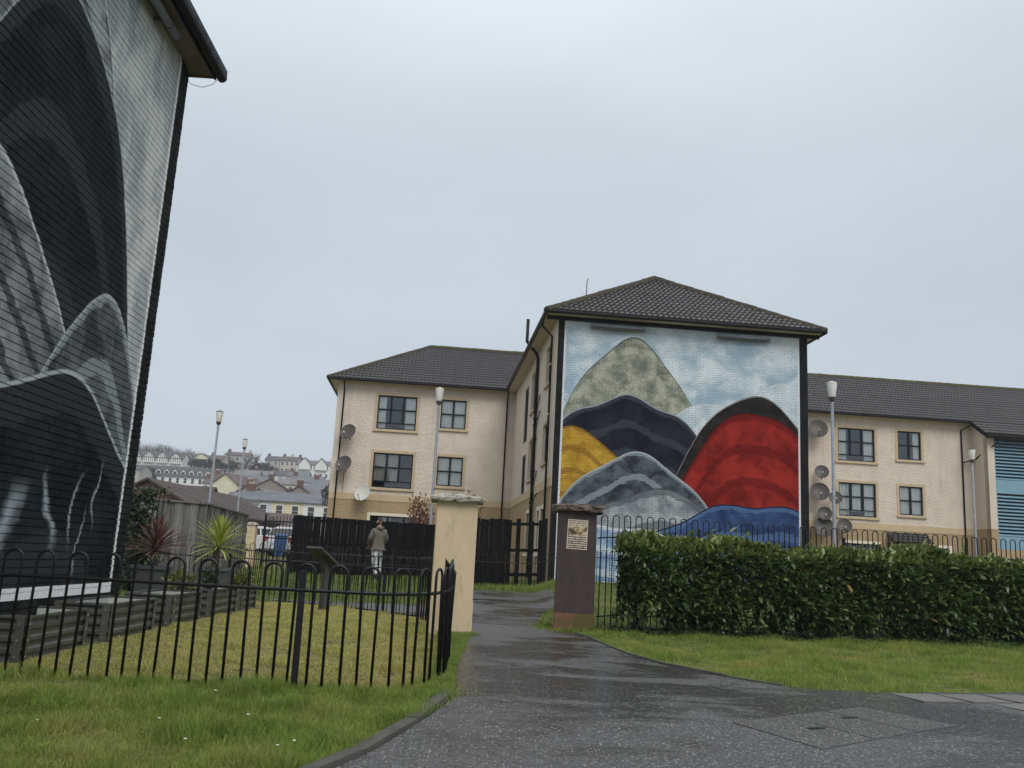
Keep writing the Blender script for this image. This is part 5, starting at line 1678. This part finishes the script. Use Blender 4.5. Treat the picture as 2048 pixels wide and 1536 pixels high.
# hands: palm and curled fingers in front of the body
for sx_ in (-1, 1):
    px_, py_, pz_ = .175 * sx_, .27, .955
    ch = [(px_, py_ - .03, pz_ + .015, .026, .018), (px_ - .01 * sx_, py_ + .03, pz_ - .01, .034, .016)]
    ed = [(0, 1)]
    for k in range(4):
        b_ = len(ch)
        ox = (-.024 + .016 * k)
        ln = [.062, .07, .066, .052][k]
        ch += [(px_ + ox, py_ + .05, pz_ - .02, .0085), (px_ + ox, py_ + .05 + ln * .5, pz_ - .045, .008), (px_ + ox, py_ + .04 + ln * .6, pz_ - .075, .007)]
        ed += [(1, b_), (b_, b_ + 1), (b_ + 1, b_ + 2)]
    b_ = len(ch)
    ch += [(px_ - .035 * sx_, py_ + .02, pz_ + .005, .010), (px_ - .05 * sx_, py_ + .05, pz_ - .015, .0085)]
    ed += [(0, b_), (b_, b_ + 1)]
    skin('hand', ch, ed, M_SKIN, man, 0, 1)

# ================================================================== CAR PARK BEYOND: gate pier, metal gate, parked cars, wheelie bin
q = at(506, 1046, 29.5)
gp = thing('gate_pier', 'small sand-coloured gate pier beside the parked cars', 'pillar', (q.x, 29.5, gf(q.x, 29.5)), 0)
MB().box(-.13, .13, -.13, .13, -.1, q.z - gp.location.z - .06).build('shaft', M_PILL1, gp)
MB().hexa([(-.17, -.17, q.z - gp.location.z - .06), (.17, -.17, q.z - gp.location.z - .06), (.17, .17, q.z - gp.location.z - .06), (-.17, .17, q.z - gp.location.z - .06), (-.1, -.1, q.z - gp.location.z + .03), (.1, -.1, q.z - gp.location.z + .03), (.1, .1, q.z - gp.location.z + .03), (-.1, .1, q.z - gp.location.z + .03)]).build('cap', M_CAP1, gp)
gx0 = q.x + .3
mg = thing('metal_gate', 'tall black barred metal gate in front of the parked cars', 'gate', (gx0, 30.0, gf(gx0, 30)), R(6))
for k in range(13):
    MB().tube([(.11 * k, 0, .1), (.11 * k, 0, 1.62 + .10 * math.sin(math.pi * k / 12))], .012, 6).build('bar', M_RAIL, mg)
for z in (.2, .95, 1.5):
    MB().box(-.02, 1.36, -.015, .015, z, z + .04).build('rail', M_RAIL, mg)
for x_ in (-.03, 1.37):
    MB().box(x_ - .03, x_ + .03, -.03, .03, -.1, 1.75).build('post', M_RAIL, mg)

M_TYRE = pm('tyre', (.015, .015, .016), .8, .2, 8, .2, 60)
M_RIM = pm('alloy_rim', (.45, .46, .48), .35, .1, 5, 0, metal=.7)
M_CGL = pm('car_glass', (.03, .038, .045), .08, .1, 2, 0, spec=.7)
M_LAMPR = pm('red_lamp', (.35, .012, .012), .25, .1, 5, 0, spec=.6)
M_LAMPW = pm('clear_lamp', (.65, .66, .68), .15, .05, 5, 0, spec=.6)
def car(label, x, y, rz, col, nm, L=4.0, W=1.72, H=1.46):
    paint = pm(nm, col, .25, .04, 2, 0, spec=.5, coat=.6)
    t_ = thing('parked_car', label, 'car', (x, y, gf(x, y)), rz, 'cars parked beyond the metal gate')
    # side profile along x (front at +x)
    low = [(-L / 2, .35), (-L / 2 + .02, .72), (-L / 2 + .12, .95), (-L * .30, .98), (L * .18, .95), (L * .40, .84), (L / 2 - .06, .68), (L / 2, .42), (L / 2 - .05, .28), (-L / 2 + .1, .26)]
    m = MB()
    n = len(low)
    vs = []
    for (yy, k) in ((-W / 2, 0), (-W / 2 + .0, 1), (W / 2, 1), (W / 2, 0)):
        pass
    secs = [(-W / 2, .96), (-W / 2 + .07, 1.0), (W / 2 - .07, 1.0), (W / 2, .96)]
    for (yy, k) in secs:
        for (u, v) in low:
            vs.append((u * k, yy, .62 + (v - .62) * k))
    fs = [tuple(range(n)), tuple(3 * n + i for i in range(n))[::-1]]
    for s_ in range(3):
        for i in range(n):
            fs.append((s_ * n + i, s_ * n + (i + 1) % n, (s_ + 1) * n + (i + 1) % n, (s_ + 1) * n + i))
    m.add(vs, fs).build('body', paint, t_)
    gh = [(-L * .46, .955), (-L * .38, H - .12), (-L * .30, H - .02), (-L * .05, H), (L * .06, H - .05), (L * .27, .94)]
    n = len(gh)
    def cabin(name, mat, grow, zlo, zhi, shrink):
        vs = []
        for yy, k in ((-1, 0), (1, 0)):
            for (u, v) in gh:
                f_ = (v - .955) / (H - .955)
                vs.append((u, yy * (W / 2 - .06 - .20 * max(0, f_) + grow), v))
        fs = [tuple(range(n)), tuple(n + i for i in range(n))[::-1]] + [(i, (i + 1) % n, n + (i + 1) % n, n + i) for i in range(n)]
        MB().add(vs, fs).build(name, mat, t_)
    cabin('cabin', paint, 0, 0, 0, 0)
    def pt(u, v, sgn, g_=.006):
        f_ = (v - .955) / (H - .955)
        return (u, sgn * (W / 2 - .06 - .20 * max(0, f_) + g_), v)
    for sgn in (-1, 1):
        MB().add([pt(-L * .40, 1.0, sgn), pt(-L * .10, 1.0, sgn), pt(-L * .10, H - .12, sgn), pt(-L * .33, H - .14, sgn)], [(0, 1, 2, 3)]).build('side_window', M_CGL, t_)
        MB().add([pt(-L * .08, 1.0, sgn), pt(L * .20, 1.0, sgn), pt(L * .05, H - .14, sgn), pt(-L * .08, H - .12, sgn)], [(0, 1, 2, 3)]).build('side_window', M_CGL, t_)
        MB().box(L * .2, L * .24, sgn * (W / 2 + .02) - .07, sgn * (W / 2 + .02) + .07, .95, 1.06).build('mirror', paint, t_)
    w_ = W / 2 - .12
    MB().add([(L * .265, -w_, .965), (L * .265, w_, .965), (L * .075, w_ - .14, H - .07), (L * .075, -w_ + .14, H - .07)], [(0, 1, 2, 3)]).build('windscreen', M_CGL, t_, (.008, 0, .008))
    MB().add([(-L * .455, -w_, .98), (-L * .455, w_, .98), (-L * .385, w_ - .14, H - .13), (-L * .385, -w_ + .14, H - .13)], [(0, 1, 2, 3)]).build('rear_window', M_CGL, t_, (-.010, 0, .004))
    for sgn in (-1, 1):
        MB().box(-L / 2 - .012, -L / 2 + .10, sgn * (W / 2 - .13) - .11, sgn * (W / 2 - .13) + .11, .70, .93).build('tail_light', M_LAMPR, t_)
        MB().box(L / 2 - .22, L / 2 - .02, sgn * (W / 2 - .22) - .16, sgn * (W / 2 - .22) + .16, .58, .70).build('headlight', M_LAMPW, t_)
        for u in (-L * .31, L * .31):
            wh = MB().tube([(u, sgn * (W / 2 - .18), .31), (u, sgn * (W / 2 + .012), .31)], .31, 20).build('wheel', M_TYRE, t_)
            MB().tube([(u, sgn * (W / 2 + .005), .31), (u, sgn * (W / 2 + .022), .31)], .20, 14).build('rim', M_RIM, wh)
    return t_
def carp(u, Y): return at(u, 1090, Y).x
car('white hatchback, nearest of the parked cars, beside the gate pier', carp(524, 49), 49, R(32), (.62, .64, .66), 'white_car_paint')
car('silver-blue car behind the white hatchback', carp(548, 55), 55, R(160), (.34, .42, .50), 'silver_blue_car_paint', 4.2)
car('pale grey car with a red tail light, half behind the black fence', carp(600, 46), 46, R(70), (.50, .51, .52), 'pale_grey_car_paint')
q = at(561, 1090, 43)
wb = thing('wheelie_bin', 'blue wheelie bin between the parked cars', 'bin', (q.x, 43, gf(q.x, 43)), R(10))
M_BIN = pm('blue_bin_plastic', (.035, .09, .22), .45, .1, 4, 0)
MB().hexa([(-.22, -.24, .05), (.22, -.24, .05), (.22, .24, .05), (-.22, .24, .05), (-.29, -.33, .98), (.29, -.33, .98), (.29, .33, .98), (-.29, .33, .98)]).build('body', M_BIN, wb)
MB().hexa([(-.31, -.37, .985), (.31, -.37, .985), (.31, .37, .985), (-.31, .37, .985), (-.27, -.3, 1.05), (.27, -.3, 1.05), (.27, .35, 1.08), (-.27, .35, 1.08)]).build('lid', M_BIN, wb)
for s_ in (-1, 1):
    MB().tube([(s_ * .2, .27, .1), (s_ * .26, .27, .1)], .1, 12).build('wheel', M_TYRE, wb)

# ================================================================== THE TOWN ON THE HILL
def rmat(nm, c): return pm(nm, c, .8, .22, .6, .3, 3, .08, c2=tuple(k * .7 for k in c), th=(.5, .7), s2=.5)
RF = {'slate': rmat('far_slate', (.135, .145, .165)), 'brown': rmat('far_brown_tile', (.105, .082, .078)), 'dark': rmat('far_dark_tile', (.082, .080, .088)), 'grey': rmat('far_grey_tile', (.17, .165, .17)), 'rust': rmat('near_brown_tile', (.062, .045, .041))}
def wmat(nm, c): return pm(nm, c, .9, .08, .3, .2, 4, .04, c2=tuple(k * .75 for k in c), th=(.55, .8), s2=.35)
WL = {'white': wmat('far_white_wall', (.66, .67, .66)), 'cream': wmat('far_cream_wall', (.64, .60, .44)), 'lav': wmat('far_lavender_wall', (.50, .52, .60)), 'grey': wmat('far_grey_wall', (.36, .35, .33)), 'yel': wmat('far_yellow_wall', (.62, .56, .38)), 'brown': wmat('far_brown_wall', (.24, .20, .18)), 'brick': wmat('far_brick_wall', (.13, .072, .056)), 'tan': wmat('far_tan_wall', (.45, .40, .34))}
M_TIMB = pm('far_black_timber', (.03, .03, .032), .8, .1, 2, 0)
def house(label, u, vtop, Y, w, d, hw, hr, wall, roof, ridge='x', rz=0, wins=(3, 2), chim=1, group='houses on the hillside', dormers=0, hip=0, gables=0, walls=None, base=None, wsz=(.85, 1.3), timber=False, nm='house'):
    """house whose ridge shows at direction (u, vtop) at distance Y; local x along the front, front at -y"""
    T_ = at(u, vtop, Y)
    z0 = T_.z - hw - hr
    t_ = thing(nm, label, 'house', (T_.x, T_.y, z0), R(rz), group)
    a, b = w / 2, d / 2
    oh = .3
    wm = WL[wall]
    if walls:                                                   # a terrace painted house by house
        n = len(walls)
        for k, wl in enumerate(walls):
            x0, x1 = -a + w * k / n, -a + w * (k + 1) / n
            MB().box(x0, x1, -b, b, -4, hw).build('wall', WL[wl], t_)
    elif ridge == 'x' and not hip:
        MB().prism([(-b, -4), (b, -4), (b, hw), (0, hw + hr - .05), (-b, hw)], lambda p_, v_, dd: (dd, p_, v_), -a, a).build('wall', wm, t_)
    elif ridge == 'y' and not hip:
        MB().prism([(-a, -4), (a, -4), (a, hw), (0, hw + hr - .05), (-a, hw)], lambda p_, v_, dd: (p_, dd, v_), -b, b).build('wall', wm, t_)
    else:
        MB().box(-a, a, -b, b, -4, hw).build('wall', wm, t_)
    m = MB()
    k = hr / b if ridge == 'x' else hr / a
    th = .12
    if ridge == 'x':
        e = -oh * k
        hx_ = (b if hip else -oh)
        for s_ in (-1, 1):
            p0 = [(-a - oh, s_ * (b + oh), hw + e), (a + oh, s_ * (b + oh), hw + e), (a - hx_ if hip else a + oh, 0, hw + hr), (-a + hx_ if hip else -a - oh, 0, hw + hr)]
            m.hexa([(q_[0], q_[1], q_[2]) for q_ in p0] + [(q_[0], q_[1], q_[2] + th) for q_ in p0])
        if hip:
            for s_ in (-1, 1):
                p0 = [(s_ * (a + oh), -b - oh, hw + e), (s_ * (a + oh), b + oh, hw + e), (s_ * (a - hx_), .02, hw + hr), (s_ * (a - hx_), -.02, hw + hr)]
                m.hexa(p0 + [(q_[0], q_[1], q_[2] + th) for q_ in p0])
    else:
        e = -oh * k
        for s_ in (-1, 1):
            p0 = [(s_ * (a + oh), -b - oh, hw + e), (s_ * (a + oh), b + oh, hw + e), (0, b + oh, hw + hr), (0, -b - oh, hw + hr)]
            m.hexa(p0 + [(q_[0], q_[1], q_[2] + th) for q_ in p0])
    rf = m.build('roof', RF[roof], t_)
    for k_ in range(chim):
        x_ = (-a + .6 + (w - 1.2) * (k_ / max(1, chim - 1))) if ridge == 'x' else 0
        y_ = 0 if ridge == 'x' else (-b + .6 + k_ * (d - 1.2))
        MB().box(x_ - .55, x_ + .55, y_ - .3, y_ + .3, hw + hr - .7, hw + hr + 1.0).build('chimney', WL['brick'] if (k_ % 2 == 0) else wm, rf)
        m = MB()
        for o_ in (-.3, 0, .3):
            m.lathe([(.11, 0), (.09, .35)], 7, (x_ + o_, y_, hw + hr + 1.0))
        m.build('chimney_pots', WL['tan'], rf)
    nc, nr = wins
    for i in range(nc):
        for j in range(nr):
            x_ = -a + w * (i + .5) / nc
            z_ = hw - 1.9 - j * 2.7 + (0 if ridge == 'x' else .3)
            ww, hh_ = wsz
            wn_ = MB().box(x_ - ww / 2 - .1, x_ + ww / 2 + .1, -b - .06, -b - .005, z_ - .1, z_ + hh_ + .1).build('window', M_WPVC, t_)
            MB().box(x_ - ww / 2, x_ + ww / 2, -b - .085, -b - .062, z_, z_ + hh_ / 2 - .03).build('pane', M_DGLASS, wn_)
            MB().box(x_ - ww / 2, x_ + ww / 2, -b - .085, -b - .062, z_ + hh_ / 2 + .03, z_ + hh_).build('pane', M_DGLASS, wn_)
    for i in range(dormers):
        x_ = -a + w * (i + .5) / dormers
        sl = hr / b
        yb = -b + .9
        zb = hw + .25
        dm = MB()
        dm.prism([(-.75, 0), (.75, 0), (.75, 1.1), (0, 1.75), (-.75, 1.1)], lambda p_, v_, dd: (x_ + p_, yb + dd, zb + v_), 0, 2.0)
        dm = dm.build('dormer', WL['white'], t_)
        MB().box(x_ - .45, x_ + .45, yb - .05, yb - .005, zb + .2, zb + 1.1).build('window', M_DGLASS, dm)
        mm = MB()
        for s_ in (-1, 1):
            p0 = [(x_ + s_ * .95, yb - .15, zb + .95), (x_ + s_ * .95, yb + 2.2, zb + .95), (x_, yb + 2.2, zb + 1.82), (x_, yb - .15, zb + 1.82)]
            mm.hexa(p0 + [(q_[0], q_[1], q_[2] + .1) for q_ in p0])
        mm.build('roof', RF[roof], dm)
    for i in range(gables):
        x_ = -a + w * (i + .5) / gables
        gb = MB().prism([(-2.1, -2), (2.1, -2), (2.1, 0), (0, 2.3), (-2.1, 0)], lambda p_, v_, dd: (x_ + p_, -b - .9 + dd, hw + v_), 0, b).build('gable', wm, t_)
        mm = MB()
        for s_ in (-1, 1):
            p0 = [(x_ + s_ * 2.5, -b - 1.2, hw - .45), (x_ + s_ * 2.5, 0, hw - .45), (x_, 0, hw + 2.35), (x_, -b - 1.2, hw + 2.35)]
            mm.hexa(p0 + [(q_[0], q_[1], q_[2] + .15) for q_ in p0])
        mm.build('gable_roof', RF[roof], gb)
        if timber:
            mm = MB()
            for q_ in (-1.6, -.8, 0, .8, 1.6):
                mm.box(x_ + q_ - .09, x_ + q_ + .09, -b - .98, -b - .905, hw - 1.6, hw + 2.0 - abs(q_) * 1.15)
            mm.box(x_ - 2.1, x_ + 2.1, -b - 1.0, -b - .982, hw - .15, hw + .05)
            mm.build('timbering', M_TIMB, gb)
    return t_
# nearest: low brown roofs just over the grey fence
house('low brown-tiled house with brick chimney over the left of the grey fence', 290, 969, 62, 9, 7, 2.6, 1.5, 'brick', 'rust', 'x', 6, (0, 0), 1, 'brown-roofed houses behind the fence')
house('long brown-tiled roof running back from a brick gable behind the grey fence', 402, 981, 57.5, 6.0, 15, 2.4, 1.55, 'brick', 'rust', 'y', -3, (0, 0), 0, 'brown-roofed houses behind the fence')
house('brown-tiled bungalow roof above the parked cars', 540, 1028, 74, 4.6, 5, 2.3, 1.0, 'tan', 'brown', 'x', 12, (2, 1), 0, 'brown-roofed houses behind the fence', hip=0)
house('small gabled bungalow roof right of the longer bungalow', 570, 1034, 80, 2.8, 6, 2.2, 1.1, 'tan', 'brown', 'y', 8, (1, 1), 0, 'brown-roofed houses behind the fence')
# slate terrace painted lavender, cream and white
house('slate-roofed terrace painted lavender, cream and white, nearest on the hill', 586, 987, 128, 13, 7, 5.4, 1.35, 'white', 'slate', 'x', 4, (6, 1), 2, walls=('lav', 'yel', 'white'))
house('slate-roofed house end left of the painted terrace', 505, 987, 136, 6, 7, 5.2, 1.35, 'lav', 'slate', 'x', 4, (2, 1), 0)
# middle distance
house('cream gable end of a tall house with brown roof, centre of the hill', 484, 953, 200, 6.2, 12, 5.6, 2.1, 'cream', 'brown', 'y', -18, (0, 0), 0)
house('white side range with brown roof left of the cream gable', 447, 950, 212, 4, 7, 5.4, 1.7, 'white', 'brown', 'x', 20, (2, 2), 1)
house('slate-roofed white house right of the cream gable', 515, 953, 225, 7.5, 7, 5.0, 1.7, 'white', 'slate', 'x', 4, (3, 1), 0)
house('grey rendered gable with tall brick chimneys right of centre', 548, 961, 190, 6.5, 9, 4.6, 1.8, 'brown', 'brown', 'y', 6, (0, 0), 1)
house('cream house beneath the villa, left of the white row', 578, 958, 210, 4.5, 7, 5.4, 1.5, 'cream', 'grey', 'x', 4, (2, 1), 0)
house('white row with slate roof below the white villa', 617, 953, 222, 7.5, 7, 5.2, 1.7, 'white', 'slate', 'x', 3, (3, 1), 1)
house('slate roofs with brick chimney above the painted terrace, right', 638, 972, 175, 5.5, 8, 4.2, 1.8, 'grey', 'slate', 'x', 6, (0, 0), 0)
house('brick-chimneyed slate gable above the painted terrace', 606, 975, 160, 4.6, 8, 3.9, 1.5, 'brown', 'brown', 'y', 4, (1, 1), 1)
house('pale gable roof above the lavender houses', 540, 981, 158, 4.2, 8, 3.9, 1.2, 'tan', 'grey', 'y', -10, (1, 1), 0)
house('low white terrace between the dormered terrace and the cream gable', 432, 957, 235, 5, 7, 5.0, 1.6, 'white', 'brown', 'x', 6, (3, 1), 1)
house('grey-roofed pale house above the cream gable', 498, 941, 270, 7, 7, 4.6, 1.7, 'tan', 'grey', 'x', 4, (3, 1), 1)
house('slate-roofed cream house below the skyline trees', 528, 942, 280, 6, 7, 4.6, 1.7, 'cream', 'slate', 'x', 2, (2, 1), 1)
house('white cottage between the brown roofs and the villa', 566, 942, 285, 6.5, 7, 4.4, 1.7, 'white', 'dark', 'x', 4, (3, 1), 2)
house('pale house tucked under the twin-gabled villa', 600, 944, 270, 6, 7, 4.4, 1.6, 'tan', 'slate', 'x', 3, (2, 1), 1)
house('dark-roofed cottage right of the half-timbered terrace', 388, 918, 352, 7, 8, 4.4, 1.9, 'grey', 'dark', 'x', 2, (2, 1), 1)
house('grey-roofed house on the skyline right of the white gable', 438, 911, 370, 6, 8, 4.6, 2.0, 'tan', 'brown', 'x', 2, (2, 1), 2)
house('brown gable behind the lavender house end', 505, 972, 175, 5, 8, 4.2, 1.7, 'brown', 'brown', 'y', 6, (1, 1), 1)
house('slate-roofed range far right above the painted terrace', 650, 960, 205, 5, 8, 4.6, 1.8, 'grey', 'slate', 'x', 3, (1, 1), 1)
# upper terraces
house('long white terrace with dormers in its dark roof', 375, 935, 262, 21, 9, 5.2, 3.0, 'white', 'dark', 'x', 4, (10, 2), 0, dormers=9, wsz=(.8, 1.4))
house('grey blank-ended house left of the dormered terrace', 278, 930, 250, 4.5, 9, 6.2, 1.6, 'grey', 'dark', 'x', 0, (1, 1), 0)
house('half-timbered terrace with four gables near the skyline', 322, 904, 345, 20, 9, 5.2, 2.6, 'white', 'dark', 'x', 3, (8, 1), 1, gables=4, timber=True)
house('white gabled house on the skyline left of the lamp post', 411, 909, 362, 6, 9, 4.2, 1.7, 'cream', 'dark', 'y', 0, (0, 0), 0)
house('large ivy-covered pale house on the skyline between the lamp posts', 480, 905, 350, 9, 9, 6.5, 1.6, 'grey', 'brown', 'x', 8, (3, 2), 2)
house('brown-roofed pair with many chimneys on the skyline', 585, 914, 365, 7.5, 9, 5.5, 2.0, 'tan', 'brown', 'x', 2, (4, 2), 3)
house('dark-roofed skyline house right of the ivy-covered one', 550, 913, 380, 6, 9, 5.0, 2.0, 'grey', 'dark', 'x', 2, (2, 1), 1)
house('white villa with twin gables beside the cream wing', 632, 922, 330, 12, 9, 6.0, 1.8, 'white', 'slate', 'x', 2, (6, 2), 2, gables=2)

# ---- trees on the hill
def bare_tree(label, u, vtop, Y, H, spread, seed, group):
    rr = random.Random(seed)
    T_ = at(u, vtop, Y)
    t_ = thing('bare_tree', label, 'tree', (T_.x, T_.y, T_.z - H), 0, group)
    m = MB()
    m.tube([(0, 0, -3), (.1, 0, H * .3), (.15, .1, H * .55)], [.22, .17, .10], 6)
    m.build('trunk', M_BARK, t_)
    tw = MB()
    for k in range(34):
        a_ = k * 2.4
        z0 = H * (.22 + .4 * rr.random())
        L = H * (.28 + .3 * rr.random())
        e_ = R(38 + 40 * rr.random())
        p0 = Vector((.1, 0, z0))
        p1 = p0 + Vector((math.cos(a_) * math.cos(e_) * spread, math.sin(a_) * math.cos(e_) * spread, math.sin(e_))) * L
        p1.z = min(p1.z, H)
        tw.tube([p0, (p0 + p1) / 2 + Vector((0, 0, .1 * L)), p1], [.07, .05, .02], 4, False)
        for j in range(7):
            f_ = .3 + .65 * rr.random()
            s_ = p0.lerp(p1, f_)
            e2 = s_ + Vector((rr.uniform(-1, 1), rr.uniform(-1, 1), rr.uniform(.2, 1.2))) * L * .32
            e2.z = min(e2.z, H * 1.02)
            tw.tube([s_, e2], [.035, .012], 3, False)
    tw.build('crown', M_TWIG, t_)
    return t_
for k, u in enumerate(np.linspace(272, 398, 15)):
    bare_tree('bare winter tree, %s from the left in the skyline wood' % ('first second third fourth fifth sixth seventh eighth ninth tenth eleventh twelfth thirteenth fourteenth fifteenth'.split()[k]), float(u) + random.uniform(-3, 3), 882 + k * 1.5 + random.uniform(-4, 6), 395 + random.uniform(-12, 12), 9 + random.uniform(-1, 1.5), .9, 20 + k, 'bare trees of the skyline wood')
bare_tree('tall bare tree on the skyline between the lamp posts and villa', 514, 904, 352, 9, .8, 51, None)
bare_tree('bare tree beside the slate roof left of the painted terrace', 500, 998, 112, 5.0, 1.0, 52, None)
bare_tree('bare tree against the ivy-covered skyline house', 462, 912, 340, 8, 1, 53, None)
bare_tree('bare tree at the left end of the dark skyline roofs', 495, 912, 338, 7, 1, 54, None)
def far_bush(label, u, v, Y, r_, h, group='dark evergreens on the hillside', n=420):
    T_ = at(u, v, Y)
    return bush('evergreen_tree', label, 'tree', (T_.x, T_.y, T_.z - 2 * h), r_, r_, h, n, r_ * .42, M_EVER, group, True)
for (lab, u, v, Y, r_, h) in (('dark evergreen left of the lamp post, below the skyline house', 416, 921, 330, 2.6, 1.9), ('dark evergreen right of the first lamp post', 445, 927, 325, 2.2, 1.6), ('round dark evergreen left of the white villa', 545, 934, 320, 2.0, 1.4),
        ('evergreen behind the second lamp post', 512, 928, 322, 2.4, 1.8), ('small evergreen below the brown skyline roofs', 583, 941, 318, 1.6, 1.1), ('shrubby mass above the dormered terrace', 392, 920, 335, 2.4, 1.7), ('shrubby slope left of the ivy-covered house', 432, 920, 345, 2.6, 1.8),
        ('dark shrub left of the dormered terrace', 297, 936, 255, 1.8, 2.2), ('dark conifer against the cream wing corner', 657, 968, 120, .8, 1.5), ('shrubs under the ivy-covered skyline house', 472, 927, 335, 2.4, 1.6), ('shrubs right of the ivy-covered house', 528, 927, 330, 2.2, 1.6)):
    far_bush(lab, u, v, Y, r_, h)

# ================================================================== DAMP AIR
hz = bpy.data.materials.new('damp_air')
hz.use_nodes = True
hz.node_tree.nodes.clear()
ho = hz.node_tree.nodes.new('ShaderNodeOutputMaterial')
hv = hz.node_tree.nodes.new('ShaderNodeVolumePrincipled')
hv.inputs['Color'].default_value = (.86, .92, 1, 1)
hv.inputs['Density'].default_value = .0005
hz.node_tree.links.new(hv.outputs[0], ho.inputs['Volume'])
hb_ = MB().box(-1000, 1000, -70, 3100, -2, 55).build('haze', hz)
tag(hb_, 'thin damp haze over the town', 'haze', kind='stuff')
